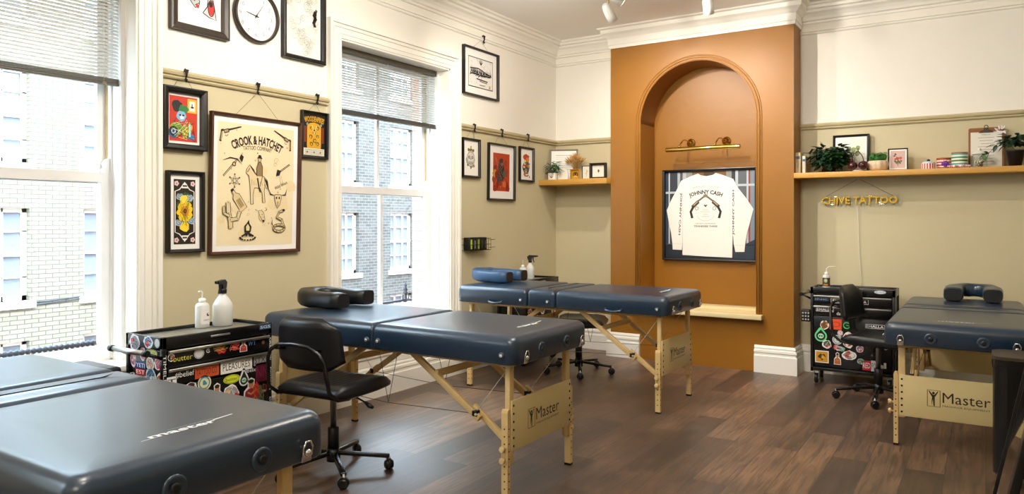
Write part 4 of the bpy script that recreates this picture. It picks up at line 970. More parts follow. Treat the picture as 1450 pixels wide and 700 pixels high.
def d_poster(a, w, h):
    a.rect(-w, -h, w, h, '#eddcb4')
    q = random.Random(3)
    for k in range(26): a.blob((q.random()*2-1)*w*.95, (q.random()*2-1)*h*.95, .003+.006*q.random(), '#cdb27e', 8, .4, k)
    for k in range(14): a.blob((q.random()*2-1)*w*.95, (q.random()*2-1)*h*.95, .02+.03*q.random(), '#e8d4a6', 10, .4, k+50)
    a.text('CROOK & HATCHET', 0, h*.755, h=.058, w=.40, col=K, bold=.03, arc=.40); a.text('TATTOO COMPANY', 0, h*.625, h=.026, w=.22, col=K, bold=.0, arc=.6); a.ell(0, h*.54, .004, .004, K, 8)
    revolver(a, -w*.74, h*.83, .105, False, .30); revolver(a, w*.72, h*.80, .105, True, -.45)
    a.oy = 0
    # pickaxe and hatchet crossed with a rose
    a.line([(-w*.86, h*0.130), (-w*.52, h*0.410)], .012, K); a.line([(-w*.85, h*0.135), (-w*.53, h*0.400)], .005, '#d9c398'); a.line([(-w*.88, h*0.380), (-w*.70, h*0.430), (-w*.52, h*0.415), (-w*.40, h*0.330)], .012, K, taper=True); a.blob(-w*.60, h*0.330, .018, K, 10, .3, 2); a.blob(-w*.60, h*0.330, .010, '#cdb48a', 8, .3, 3)
    a.poly([(-w*.47, h*0.430), (-w*.40, h*0.370), (-w*.36, h*0.460), (-w*.43, h*0.500)], K)
    # tomahawk with feathers and smoke
    a.line([(w*.52, h*0.210), (w*.88, h*0.390)], .012, K); a.line([(w*.54, h*0.220), (w*.87, h*0.385)], .004, '#d9c398'); a.poly([(w*.50, h*0.170), (w*.60, h*0.190), (w*.64, h*0.270), (w*.54, h*0.290)], K); a.line([(w*.60, h*0.190), (w*.64, h*0.030)], .014, K, taper=True); a.line([(w*.64, h*0.200), (w*.70, h*0.050)], .010, K, taper=True)
    a.curl(w*.50, h*0.430, .022, 1.2, .002, '#b79d70'); a.curl(w*.47, h*0.360, .016, 1.1, .002, '#b79d70')
    # sheriff star
    P6 = [((.036 if k % 2 == 0 else .017)*math.cos(PI/2+PI*k/6), (.036 if k % 2 == 0 else .017)*math.sin(PI/2+PI*k/6)) for k in range(12)]
    a.at(-w*.58, h*.06); a.line(P6, .0035, K, True); a.ring(0, 0, .012, .012, .003, K, 14); [a.ell(.040*math.cos(PI/2+PI*k/3), .040*math.sin(PI/2+PI*k/3), .005, .005, K, 8) for k in range(6)]; a.at()
    # rider on a horse
    ho = [(-.075, .080), (-.055, .105), (-.035, .085), (-.005, .045), (.045, .040), (.070, .020), (.078, -.03), (.066, -.03), (.055, -.005), (.050, -.05), (.058, -.115), (.040, -.115), (.035, -.06), (.020, -.03), (-.02, -.03), (-.030, -.07), (-.026, -.125), (-.045, -.125), (-.048, -.07), (-.052, -.01), (-.060, .04), (-.080, .055)]
    a.at(0, h*.04, 0, 1.08); a.poly(ho, '#e2cda0'); a.line(ho, .0035, K, True); a.line([(-.055, .10), (-.03, .075), (-.01, .045)], .012, K, taper=True); a.line([(-.07, .06), (-.055, .085)], .004, K); a.poly([(.045, .035), (.075, .012), (.085, -.05), (.07, -.02)], K)
    a.poly([(-.005, .04), (.035, .04), (.032, .10), (.022, .125), (.005, .122), (-.004, .09)], '#8d7754'); a.line([(-.005, .04), (-.006, .09), (.005, .122), (.022, .125), (.034, .10), (.035, .04), (.020, -.02)], .004, K); a.ell(.014, .137, .010, .013, '#d9c193', 10); a.ring(.014, .137, .010, .013, .003, K, 10)
    a.poly([(-.008, .147), (.036, .144), (.028, .152), (.022, .166), (.006, .166), (.002, .152)], K); a.line([(.0, .03), (.01, -.02), (.022, -.055)], .010, K); 
    for k in range(7): a.line([(-.04+.015*k, .02-.01*(k % 3)), (-.038+.015*k, -.015)], .0016, K)
    a.at()
    a.text('Wild West', w*.64, h*.02, h=.020, w=.11, col=K, rot=.42)
    # bottle
    a.at(-w*.50, -h*.03, -.95+PI/2+.5, 1); bo = [(-.07, -.028), (.03, -.028), (.05, -.010), (.085, -.009), (.085, .009), (.05, .010), (.03, .028), (-.07, .028)]; a.at(-w*.48, -h*.26, 2.2); a.poly(bo, '#dcc596'); a.line(bo, .004, K, True); a.rect(-.05, -.018, .01, .018, '#b29a6a'); a.line([(-.045, -.01), (.005, -.01)], .002, K); a.line([(-.045, .004), (.005, .004)], .002, K); a.rect(.07, -.009, .085, .009, K); a.at()
    # cattle skull
    a.at(w*.56, -h*.20, 0, 1.1); a.poly([(-.022, .02), (.022, .02), (.026, -.0), (.012, -.045), (0, -.06), (-.012, -.045), (-.026, 0)], '#e2cda0'); a.line([(-.022, .02), (.022, .02), (.026, -.0), (.012, -.045), (0, -.06), (-.012, -.045), (-.026, 0)], .0035, K, True); a.line([(-.02, .015), (-.055, .02), (-.066, .05)], .010, K, taper=True); a.line([(.02, .015), (.055, .02), (.066, .055)], .010, K, taper=True); a.ell(-.010, 0, .006, .008, K, 8); a.ell(.010, 0, .006, .008, K, 8); a.line([(0, -.02), (0, -.05)], .004, K); a.at()
    # longhorn head in profile
    a.at(w*.12, -h*.50, 0, .8); a.blob(0, 0, .034, '#e2cda0', 12, .3, 6, .05); a.line([(-.03, .035), (.0, .04), (.022, .015), (.034, -.04), (.02, -.058), (.0, -.03), (-.02, .0)], .004, K, True); a.line([(-.03, .03), (-.06, .045), (-.05, .02)], .007, K, taper=True); a.line([(.02, .03), (.05, .045), (.05, .065)], .006, K, taper=True); a.blob(.02, -.045, .010, K, 8, .3, 3); a.ell(.005, .005, .004, .005, K, 8); a.at()
    # cactus
    for q_, r in (([(-w*.66, -h*.72), (-w*.68, -h*.58), (-w*.72, -h*.47), (-w*.74, -h*.30)], .026), ([(-w*.68, -h*.58), (-w*.50, -h*.56), (-w*.45, -h*.44)], .020), ([(-w*.70, -h*.52), (-w*.84, -h*.47), (-w*.84, -h*.36)], .014)):
        a.line(q_, r+.008, K); a.line(q_, r, '#d9c596'); [a.ell(x, y, r/2, r/2, '#d9c596', 10) for x, y in q_[1:]]
        for x, y in q_: a.ell(x, y, .0035, .0035, K, 6)
    # camp fire
    a.at(-w*.24, -h*.72); [a.line([(x0, -.05), (x1, -.018)], .011, K) for x0, x1 in ((-.045, .02), (.045, -.02), (-.01, .0), (.02, .0))]; a.poly([(-.022, -.02), (.022, -.02), (.028, .01), (.012, .03), (.008, .055), (-.006, .035), (-.026, .015)], K); a.poly([(-.012, -.015), (.012, -.015), (.014, .008), (.0, .028), (-.014, .01)], '#e8d29c')
    [a.ell(.056*math.cos(t), -.058+.016*math.sin(t), .008, .005, K, 8) for t in [PI+PI*k/8 for k in range(9)]]; a.curl(.0, .085, .012, 1.0, .0016, '#b79d70'); a.curl(.006, .115, .010, 1.0, .0016, '#b79d70'); a.at()
    # snake
    a.at(w*.60, -h*.64); sn = [(.045*math.cos(t)*1.0, -.03+.022*math.sin(t)) for t in [PI*2*k/18 for k in range(19)]]+[(.03, .0), (.02, .025), (-.02, .04), (.0, .075), (.03, .085)]; a.line(sn, .018, K); a.line(sn, .010, '#d6c090')
    for p in sn[::2]: a.ell(p[0], p[1], .005, .003, K, 6)
    a.line([(-.04, -.03), (-.06, .0), (-.055, .03)], .008, K, taper=True); a.ell(.034, .088, .012, .008, K, 8); a.at(); a.text('established', w*.16, -h*.53, h=.004, w=.02, col='#8a724c')
def d_red(a, w, h):
    a.rect(-w+.004, -h+.004, w-.004, h-.004, '#c8341c'); a.rect(w*.28, h*.30, w*.92, h*.90, '#e9b832'); a.rect(w*.42, h*.38, w*.80, h*.80, '#f2ede0'); a.line([(w*.6, h*.7), (w*.6, h*.5)], .006, K); a.rect(w*.5, h*.52, w*.72, h*.58, K)
    a.blob(-w*.45, h*.55, w*.42, '#23201e', 14, .3, 2, h*.28); a.blob(-w*.02, h*.42, w*.45, '#2e7a3a', 12, .4, 3, h*.24); a.blob(-w*.15, h*.12, w*.36, '#7fb6dc', 12, .25, 4, h*.26); a.blob(-w*.12, h*.10, w*.2, '#d6ecf6', 9, .4, 5, h*.15); a.ell(-w*.22, h*.16, .008, .006, K, 8); a.ell(-w*.02, h*.16, .008, .006, K, 8)
    a.blob(-w*.5, -h*.45, w*.5, '#9cba2c', 12, .3, 6, h*.38); a.blob(-w*.7, -h*.62, w*.34, '#2d5f8f', 12, .3, 7, h*.28); a.ring(-w*.68, -h*.55, w*.24, h*.18, .008, '#141414'); a.ring(-w*.68, -h*.55, w*.12, h*.09, .006, '#d8e4ea'); a.blob(w*.15, -h*.55, w*.30, '#e5cf3a', 12, .4, 8, h*.36); a.blob(w*.45, -h*.35, w*.22, '#e3a63c', 10, .4, 9, h*.26); a.blob(w*.55, -h*.75, w*.34, '#4b7fae', 10, .4, 10, h*.16)
    for k in range(18): a.scrib(-w*.9, -h*.95, w*.85, h*.05, .0022, random.choice(['#141414', '#f0ead8', '#2e7a3a']), 4, k)
    a.line([(w*.42, -h*.2), (w*.42, -h*.75)], .012, '#9adfe0')
def d_flower(a, w, h):
    a.rect(-w+.002, -h+.002, w-.002, h-.002, '#20180f')
    a.line([(-w*.85, h*.2), (-w*.85, h*.62), (-w*.45, h*.68), (0, h*.90), (w*.45, h*.68), (w*.85, h*.62), (w*.85, h*.2)], .006, '#efe4dc'); a.line([(-w*.85, h*.3), (-w*.85, -h*.62), (-w*.45, -h*.68), (0, -h*.90), (w*.45, -h*.68), (w*.85, -h*.62), (w*.85, h*.3)], .006, '#efe4dc')
    for sx in (-1, 1):
        for sy in (-1, 1): [a.ell(sx*w*.72+.009*math.cos(t), sy*h*.86+.009*math.sin(t), .007, .007, '#e8c2c0', 8) for t in [k*1.256 for k in range(5)]]; a.ell(sx*w*.72, sy*h*.86, .004, .004, '#7a2a20', 6)
    for sy in (-1, 1): a.poly([(-w*.3, sy*h*.72), (w*.3, sy*h*.72), (w*.2, sy*h*.84), (0, sy*h*.90), (-w*.2, sy*h*.84)], '#efe9e4'); [a.ell(x, sy*h*.79, .005, .006, '#20180f', 8) for x in (-w*.13, 0, w*.13)]
    for k in range(9): t = k*.7; a.blob(w*.5*math.cos(t), h*.08+h*.42*math.sin(t), .026, '#3a4d2c', 10, .4, k)
    for x, y, c in ((-.45, .45, '#9fb4c4'), (.4, .42, '#a9bccb'), (.6, -.28, '#9fb4c4'), (-.55, -.34, '#aabac8')): a.blob(w*x, h*y, .030, c, 12, .3, 3, .024); a.curl(w*x, h*y, .018, 1.4, .003, '#4b5a66')
    for k in range(8): t = k*.785+.2; a.blob(w*.36*math.cos(t), h*.02+h*.22*math.sin(t), .032, '#ecc925', 12, .3, k, .026); a.line([(0, h*.02), (w*.45*math.cos(t), h*.02+h*.26*math.sin(t))], .002, '#7a5a10')
    a.blob(-w*.05, -h*.46, .034, '#f0d035', 12, .3, 30); a.blob(-w*.1, h*.38, .03, '#f0d84a', 12, .3, 31); a.ell(0, h*.02, .026, .030, '#d9942a', 16); a.ell(0, h*.02, .012, .014, '#4a2a12', 12); a.ell(w*.02, h*.02, .005, .006, '#c8402a', 8)
    for k in range(8): a.scrib(-w*.5, -h*.5, w*.5, h*.5, .0015, '#5a4a12', 4, k)
def d_yellow(a, w, h):
    a.rect(-w, -h, w, h, '#15130f'); a.rect(-w*.92, -h*.95, w*.92, -h*.62, '#efe9d6')
    a.text('WOODENPIKES', 0, h*.76, h=.040, w=w*1.75, col='#d9a326', bold=.03, arc=.35); a.poly([(-w*.62, -h*.45), (-w*.60, -h*.62), (w*.60, -h*.62), (w*.62, -h*.45), (w*.62, h*.40), (w*.4, h*.55), (0, h*.60), (-w*.4, h*.55), (-w*.62, h*.40)], '#d9a326')
    for sx in (-1, 1): a.rect(sx*w*.86, -h*.35, sx*w*.70, h*.40, '#8a3a1c'); a.blob(sx*w*.6, h*.5, .012, '#7f9aa6', 8, .3, 2)
    for x, y, r in ((-.25, .32, .016), (.28, .34, .018), (.0, .14, .022), (-.3, -.08, .018), (.3, -.05, .016), (.05, -.25, .020), (-.25, -.42, .018), (.28, -.40, .018)): a.blob(w*x, h*y, r, '#5e3a10', 10, .4, int(r*1000)); a.blob(w*x, h*y, r*.55, '#f0c850', 8, .4, 5); a.ell(w*x, h*y, .003, .003, K, 6)
    a.line([(-w*.2, h*.45), (0, h*.0), (w*.2, h*.45)], .007, '#f3e0a0')
    for k in range(5): a.line([(-w*.8, -h*(.68+.055*k)), (w*.8, -h*(.68+.055*k))], .0022, '#8d836a' if k else '#2a2a2a')
    for x in (-.6, 0, .55): a.blob(w*x, -h*.8, .008, '#6d6450', 8, .4, 1)
def d_shark(a, w, h):
    G = '#8f9492'
    body = [(-w*.42, h*.10), (-w*.55, h*.34), (-w*.38, h*.62), (-w*.30, h*.36), (-w*.12, h*.02), (w*.02, -h*.20), (-w*.02, -h*.34), (-w*.18, -h*.42), (-w*.36, -h*.28), (-w*.50, -h*.08)]
    a.poly(body, '#b9bdbb'); a.line(body, .006, K, True); a.poly([(-w*.18, h*.1), (-w*.04, h*.14), (-w*.06, -h*.04)], G); a.poly([(-w*.70, -h*.12), (-w*.48, -h*.02), (-w*.44, -h*.16)], G); a.line([(-w*.70, -h*.12), (-w*.48, -h*.02), (-w*.44, -h*.16)], .004, K, True); a.blob(-w*.08, -h*.36, w*.09, '#d42a1e', 10, .2, 2); a.ell(-w*.22, -h*.20, .005, .005, K, 8); a.line([(-w*.2, -h*.34), (w*.0, -h*.24)], .004, K)
    a.poly([(w*.20, -h*.56), (w*.36, -h*.30), (w*.40, h*.0), (w*.52, h*.12), (w*.62, -h*.02), (w*.70, -h*.30), (w*.76, -h*.62), (w*.5, -h*.60)], '#c9cccb'); a.line([(w*.16, -h*.52), (w*.36, -h*.30), (w*.40, h*.0), (w*.52, h*.12), (w*.62, -h*.02), (w*.70, -h*.30), (w*.78, -h*.66), (w*.45, -h*.62), (w*.16, -h*.52)], .006, K)
    a.blob(w*.54, -h*.32, w*.15, '#d42a1e', 12, .1, 5, h*.25); a.blob(w*.53, -h*.20, w*.10, '#1c1412', 12, .1, 6, h*.10); a.ring(w*.54, -h*.32, w*.145, h*.25, .006, K)
    for k in range(6): a.ell(w*.74+.006*k, -h*(.1+.06*k), .0022, .0022, '#d42a1e', 6)
    a.blob(w*.5, h*.55, w*.2, '#b9bdbb', 12, .3, 8); a.scrib(w*.3, h*.3, w*.7, h*.8, .004, K, 7, 4)
def d_octo(a, w, h):
    q = random.Random(5)
    for k in range(60): x, y, r = (q.random()*1.7-.85)*w, (q.random()*1.8-.9)*h, .012+.035*q.random(); a.curl(x, y, r, 1+q.random(), .0022, q.choice(['#b5b3a8', '#cfcdc2', '#9d9b92']), q.random()*6)
    for k in range(12): x, y = (q.random()*1.7-.85)*w, (q.random()*1.8-.9)*h; [a.ring(x, y, r, r*.85, .0016, '#b0aea4', 12) for r in (.008, .018, .027)]
    a.line([(w*.70, h*.35), (w*.60, h*.22), (w*.74, h*.14), (w*.62, h*.02), (w*.68, -h*.10)], .022, K); a.scrib(w*.52, -h*.05, w*.82, h*.42, .008, K, 8, 2)
def d_graf(a, w, h):
    a.rect(-w, -h, w, h, '#e9e7e2'); 
    for k in range(40): q = random.Random(k); a.blob((q.random()*1.9-.95)*w, (q.random()*1.9-.95)*h, .006+.012*q.random(), '#dad8d3', 8, .4, k)
    a.line([(-w*.97, -h*.97), (w*.97, -h*.97), (w*.97, h*.97), (-w*.97, h*.97)], .008, '#191817', True)
    q = random.Random(9)
    for k in range(15):
        x = -w*.78+w*1.5*k/14; a.line([(x, h*(.30-.02*k)), (x+w*.10*(q.random()-.2), h*.06), (x-w*.05, -h*(.12+.18*q.random())), (x+w*.12, -h*.06), (x+w*.06, h*(.16+.2*q.random()))], .024, '#171514', taper=True)
    a.line([(-w*.85, h*.22), (-w*.2, h*.30), (w*.4, h*.10), (w*.85, -h*.02)], .010, '#171514'); a.line([(-w*.35, -h*.40), (w*.55, -h*.46)], .010, '#171514'); a.line([(-w*.1, -h*.52), (w*.5, -h*.58)], .006, '#171514')
    a.at(0, h*.70); [a.line([(0, -.02), (.03*math.cos(t), .03*math.sin(t))], .006, '#171514') for t in (.3, .9, 1.57, 2.2, 2.8)]; a.at(); a.ell(w*.72, -h*.80, .014, .016, '#c9a32a', 12); a.line([(-w*.1, -h*.78), (w*.3, -h*.78)], .004, '#171514')
def d_skull(a, w, h):
    a.blob(0, h*.45, w*.55, '#6f8a4a', 12, .4, 3, h*.22); a.blob(0, -h*.1, w*.85, '#8fa08a', 12, .4, 12, h*.7); a.blob(0, 0, w*.70, '#d8d0c6', 14, .12, 2, h*.52); a.ring(0, 0, w*.55, h*.42, .004, '#4a4238'); [a.ell(sx*w*.25, h*.05, w*.16, h*.10, '#2c4a3a', 12) for sx in (-1, 1)]; [a.ell(sx*w*.25, h*.05, w*.07, h*.05, '#d9d2c4', 8) for sx in (-1, 1)]; a.poly([(-w*.08, -h*.10), (w*.08, -h*.10), (0, h*.02)], '#3a2a24')
    for k in range(7): a.line([(-w*.3+w*.1*k, -h*.22), (-w*.3+w*.1*k, -h*.38)], .004, '#4a4238')
    [a.blob(x*w, y*h, .016, c, 8, .4, 4) for x, y, c in ((0, .72, '#c9a030'), (.5, -.5, '#b86a30'), (-.5, -.45, '#4a7a4a'), (.0, .55, '#a83a24'), (0, -.62, '#7a6a5a'), (-.4, .55, '#4a6a3a'), (.42, .52, '#4a6a3a'))]
def d_samurai(a, w, h):
    a.rect(-w, -h, w, h, '#b5401c'); q = random.Random(4)
    for k in range(16): a.blob((q.random()*1.8-.9)*w, (q.random()*1.8-.9)*h, .02+.03*q.random(), q.choice(['#d9691f', '#7c1f12', '#96301a', '#c8862a']), 10, .5, k, .05)
    a.blob(0, h*.05, w*.52, '#2c2624', 14, .3, 5, h*.55); a.blob(-w*.02, h*.55, w*.30, '#3a3431', 12, .3, 6, h*.25); a.blob(w*.05, h*.42, w*.20, '#6b6560', 10, .3, 7, h*.10); a.blob(w*.35, -h*.05, w*.24, '#4a5c4c', 10, .4, 8, h*.22); a.blob(-w*.3, -h*.35, w*.30, '#4a4440', 10, .4, 9, h*.24)
    a.line([(-w*.7, h*.75), (-w*.2, -h*.1), (w*.3, -h*.7)], .008, '#8d8478'); [a.line([((-.8+.27*k)*w, -h*.97), ((-.75+.27*k)*w, -h*(.62+.1*(k % 2)))], .016, '#1c1210', taper=True) for k in range(7)]
    for k in range(10): a.scrib(-w*.5, -h*.6, w*.5, h*.7, .003, random.choice(['#b0492a', '#83786c', '#16110f']), 4, k)
def d_snakewoman(a, w, h):
    a.blob(0, -h*.2, w*.8, '#4a5a50', 12, .4, 12, h*.7); a.blob(-w*.0, h*.5, w*.7, '#b5451e', 12, .3, 2, h*.3); a.blob(w*.25, h*.35, w*.34, '#d9842a', 10, .3, 3, h*.2); a.blob(-w*.25, h*.15, w*.28, '#e3cfa8', 10, .3, 4, h*.24)
    for k in range(5): a.ring(0, -h*(.0+.18*k), w*.45, h*.12, .012, ('#2e5a50', '#b5451e', '#1d2a28', '#6f8f7a', '#a83a24')[k], 18, .4*k, .4*k+4.5)
    for k in range(16): q = random.Random(k); a.blob((q.random()*1.3-.65)*w, -h*.9+h*1.0*q.random(), .013, q.choice(['#b5451e', '#e8d8b8', '#22302c', '#d9a32a']), 8, .4, k)
WX = XL+.001
def on_left(name, label, y0, y1, z0, z1, **k): return picture(name, label, (WX, (y0+y1)/2, z0), PI/2, y1-y0, z1-z0, **k)
on_left('framed_print', 'red comic style print in a thick black frame, upper left of the large poster', 2.434, 2.711, 1.762, 2.124, fw=.034, fm=M_blkframe, mount=.012, draw=d_red, depth=.04, wire=(0, .45))
on_left('framed_print', 'tall narrow print of yellow flowers in a black frame beside the large poster', 2.463, 2.697, 1.166, 1.640, fw=.020, fm=M_blkframe, mount=.026, draw=d_flower, depth=.035)
on_left('framed_poster', 'large parchment coloured western poster in a brown wooden frame', 2.733, 3.423, 1.143, 2.012, fw=.020, fm=M_walnut, mount=.034, draw=d_poster, depth=.03, lean=.025, wire=(-.004, 1.025))
on_left('framed_print', 'small black and gold print in a thin black frame, right of the large poster', 3.443, 3.680, 1.782, 2.109, fw=.016, fm=M_blkframe, draw=d_yellow, depth=.028, lean=.02, wire=(.01, .39))
on_left('framed_print', 'white print of two grey sharks in a dark frame above the picture rail', 2.483, 2.868, 2.455, 2.93, fw=.046, fm=M_darkframe, mount=0, paper='#f1efe9', draw=d_shark, depth=.034)
on_left('framed_print', 'pale line drawing of tentacles in a black frame right of the wall clock', 3.283, 3.652, 2.442, 3.00, fw=.030, fm=M_blkframe, mount=.006, paper='#ecebe2', draw=d_octo, depth=.036)
on_left('framed_print', 'black graffiti lettering in a wide white mount, hung high near the corner', 5.293, 5.852, 2.493, 2.931, fw=.016, fm=M_blkframe, mount=.065, draw=d_graf, depth=.034, wire=(0.01, .53))
on_left('framed_print', 'small white skull print in a black frame, leftmost of three by the window', 5.283, 5.552, 1.742, 2.098, fw=.020, fm=M_blkframe, mount=.02, draw=d_skull, depth=.028, wire=(.02, .455))
on_left('framed_print', 'orange and black warrior print in a white mount, the largest near the corner', 5.684, 6.145, 1.549, 2.088, fw=.016, fm=M_blkframe, mount=.072, draw=d_samurai, depth=.03, lean=.012, wire=(-.02, .645))
on_left('framed_print', 'orange and green figure print in a black frame, nearest the room corner', 6.238, 6.513, 1.748, 2.099, fw=.020, fm=M_blkframe, mount=.016, draw=d_snakewoman, depth=.028, wire=(0, .44))
# picture hooks on the rails
for y, z, lab in ((2.571, 2.223, 'above the red comic style print'), (3.074, 2.223, 'above the large western poster'), (3.57, 2.223, 'above the small black and gold print'), (5.441, 2.223, 'above the small skull print'), (5.893, 2.223, 'above the orange warrior print'), (6.372, 2.223, 'above the print nearest the corner'), (5.586, 3.056, 'on the upper moulding above the graffiti print')):
    mb = MB(); mb.tube([(.018, 0, .0), (.028, 0, .008), (.040, 0, -.004), (.043, 0, -.03), (.030, 0, -.052), (.040, 0, -.062), (.046, 0, -.050)], .0032, M_blkmetal, 8, flat_=2.6); mb.prism([(-.014, .006), (.014, .006), (.006, -.022), (-.006, -.022)], .040, .046, M_blkmetal, 'X')
    o = mb.build('picture_hook'); o.location = (XL, y, z); tag(o, 'black metal picture hook '+lab, 'picture hook', 'picture hooks on the rails')

# wall clock
t = thing('wall_clock', 'round white wall clock with thin dark rim between two high pictures', 'clock', (WX, 3.077, 2.66)); t.rotation_euler = (0, 0, PI/2)
mb = MB(); mb.lathe([(.155, 0), (.170, -.004), (.172, -.030), (.166, -.040), (.158, -.040), (.156, -.030), (.156, -.012)], M_darkframe, n=48, axis='Y', cap=False); mb.build('rim', parent=t)
mb = MB(); mb.lathe([(.157, -.002), (.157, -.012)], flat('#f4f2ea'), n=48, axis='Y'); f = mb.build('clock_face', parent=t)
a = Art((0, -.0122, 0), lift=.0004)
for k in range(1, 13): th = PI/2-k*PI/6; a.text(str(k), .118*math.cos(th), .118*math.sin(th), h=.026, col='#4a463e', bold=-.012)
for k in range(60): th = k*PI/30; a.line([(.143*math.cos(th), .143*math.sin(th)), (.148*math.cos(th), .148*math.sin(th))], .0012, '#6a665c')
a.text('QUARTZ', 0, -.045, h=.005, w=.03, col='#6a665c'); a.build('numerals', t)
mb = MB()
def hand(ang, L, w, y, m): 
    c, s = math.cos(ang), math.sin(ang); mb.prism([(-.02*c-w*s, -.02*s+w*c), (-.02*c+w*s, -.02*s-w*c), (L*c+w*.4*s, L*s-w*.4*c), (L*c-w*.4*s, L*s+w*.4*c)], y, y-.001, m, 'Y')
hand(PI/2+math.radians(80), .075, .0032, -.016, M_blkplastic); hand(PI/2-math.radians(33), .095, .0022, -.018, M_blkplastic); hand(PI/2-math.radians(168), .10, .0006, -.020, M_blkplastic); mb.lathe([(.006, -.013), (.006, -.021)], M_blkplastic, n=12, axis='Y'); mb.build('hands', parent=t)

# small wire rack on the wall
t = thing('wall_rack', 'small dark wire rack of packets fixed to the wall above the blue cushion', 'wall rack', (XL, 5.48, 1.085))
mb = MB()
for z in (.0, .05, .105):
    mb.tube([(0, -.19, z), (.085, -.17, z), (.085, .15, z), (0, .15, z)], .0025, M_blkmetal, 6)
for k in range(9): y = -.17+.04*k; mb.tube([(.0, y, 0), (.085, y, 0), (.085, y, .105)], .0018, M_blkmetal, 6)
for z in (.02, .09): mb.tube([(.085, .12, z), (.10, .20, z+.004)], .0022, M_blkmetal, 6)
mb.build('wire_basket', parent=t)
for k, (y, c, tx) in enumerate(((-.15, '#14160f', '#b8cc2a'), (-.095, '#101010', '#e8e8e0'), (-.04, '#2a3010', '#c8d040'), (.015, '#0c0c0c', '#5a5f30'), (.07, '#15130f', '#8a9030'))):
    o = thing('packet', ('dark packet with lime lettering, %s in the small wall rack' % ('leftmost', 'second from left', 'middle', 'fourth from left', 'rightmost')[k]) if k != 1 else 'black packet with white lettering, second from left in the small wall rack', 'packet', (XL+.045, 5.48+y, 1.0885), 0, 'packets in the wall rack')
    mb = MB(); mb.box(-.035, -.022, 0, .036, .022, .112, flat(c), .004); mb.build('packet_body', parent=o)
    a = Art((.0364, 0, .055), (0, 1, 0), (0, 0, 1), lift=.0004); a.rect(-.012, -.045, .010, .04, tx) if k in (0, 2) else a.line([(0, -.04), (0, .03)], .006, tx); a.build('packet_print', o)

# ================================================================ niche: board, framed shirt, brass picture light
mb = MB(); mb.box(-2.905, 6.655, .470, -1.667, 6.74, .512, M_pine, .003); mb.box(-2.838, 6.735, .472, -1.737, 7.10, .512, M_pine); mb.box(-2.838, 6.90, .512, -1.737, 7.095, .540, M_pine, .002)
o = mb.build('ledge_board'); tag(o, 'pale bare wood ledge board across the foot of the niche', 'ledge')
FW, FH = .935, .90
def d_window_photo(a, w, h):
    a.rect(-w, -h, w, h, '#4a525c'); a.rect(-w, -h, w, -h*.70, '#1f2732'); a.rect(-w*.38, h*.72, w*.38, h, '#7a5630'); a.rect(-w*.12, h*.70, w*.12, h, '#4a3a2c')
    for x0, x1, c in ((-1, -.93, '#2c3b4e'), (-.93, -.90, '#c3ccd3'), (-.90, -.72, '#343c46'), (-.72, -.66, '#aab4bc'), (-.66, -.60, '#4a4f55'), (-.60, -.52, '#b4b8ba'), (-.52, -.38, '#8d8f8d'), (.38, .50, '#8b8d8c'), (.50, .58, '#33393f'), (.58, .64, '#b9c2c9'), (.64, .82, '#5d646b'), (.82, .86, '#b9c2c9'), (.86, .90, '#8a4a3c'), (.90, 1, '#7d8a98')):
        a.rect(w*x0, -h*.68, w*x1, h, c)
    a.rect(-w, h*.50, -w*.55, h*.55, '#b9c2c9'); a.rect(w*.5, h*.64, w, h*.69, '#b9c2c9'); a.poly([(w*.45, -h*.85), (w, -h*.55), (w, -h), (w*.3, -h)], '#2b3644'); a.line([(-w, -h*.72), (w, -h*.68)], .010, '#15191f')
t = picture('framed_shirt', 'white long sleeved shirt with printed back shown in a wide black frame in the niche', (-2.27, 7.085, .960), 0, FW, FH, .026, M_blkframe, 0, '#3a424c', d_window_photo, depth=.035, cat='framed shirt', wire=(0, .98))
def sx(x): return (x-362)/720*FW
def sz(y): return (683-y)/672*FH
outline = [(280, 45), (300, 58), (345, 66), (392, 58), (415, 45), (470, 62), (545, 92), (575, 150), (640, 232), (692, 308), (668, 400), (644, 490), (632, 560), (627, 612), (562, 614), (550, 560), (545, 500), (541, 500), (537, 656), (345, 652), (158, 645), (160, 540), (152, 608), (80, 606), (77, 560), (66, 480), (46, 390), (32, 312), (70, 232), (118, 150), (148, 94), (220, 64)]
mb = MB(); P = [(sx(x), sz(y)) for x, y in outline]; cxm, czm = sx(350), sz(330)
rings = []
for ins, y in ((0, -.011), (0, -.0145), (.004, -.0165)):
    rings.append([mb.bm.verts.new((cxm+(px-cxm)*(1-ins), y, czm+(pz-czm)*(1-ins))) for px, pz in P])
m_ = mat('white_cotton', '#f4f1e9', .8, bump=.25, bscale=22, noise=.02, nscale=10)
mb._tag([mb.bm.faces.new((A[k], A[(k+1) % len(P)], B[(k+1) % len(P)], B[k])) for A, B in zip(rings, rings[1:]) for k in range(len(P))], m_); mb._tag([mb.bm.faces.new(rings[-1])], m_)
for L in ([(160, 190), (158, 640)], [(545, 180), (540, 650)], [(282, 47), (305, 66), (345, 74), (390, 66), (413, 47)], [(80, 560), (152, 562)], [(553, 566), (628, 566)]):
    mb.tube([(sx(x), -.0165, sz(y)) for x, y in L], .0012, mat('shirt_seam', '#cfccc6', .8), 5)
sh = mb.build('shirt', parent=t)
a = Art((0, -.0168, 0), lift=.0008); D = '#2a2520'; cx_ = sx(338)
a.text('JOHNNY CASH', cx_, sz(185), h=.052, w=.335, col=D, bold=.03, arc=.42); a.text('AMERICAN OUTLAW', cx_, sz(138), h=.016, w=.27, col='#b0a798', arc=.5)
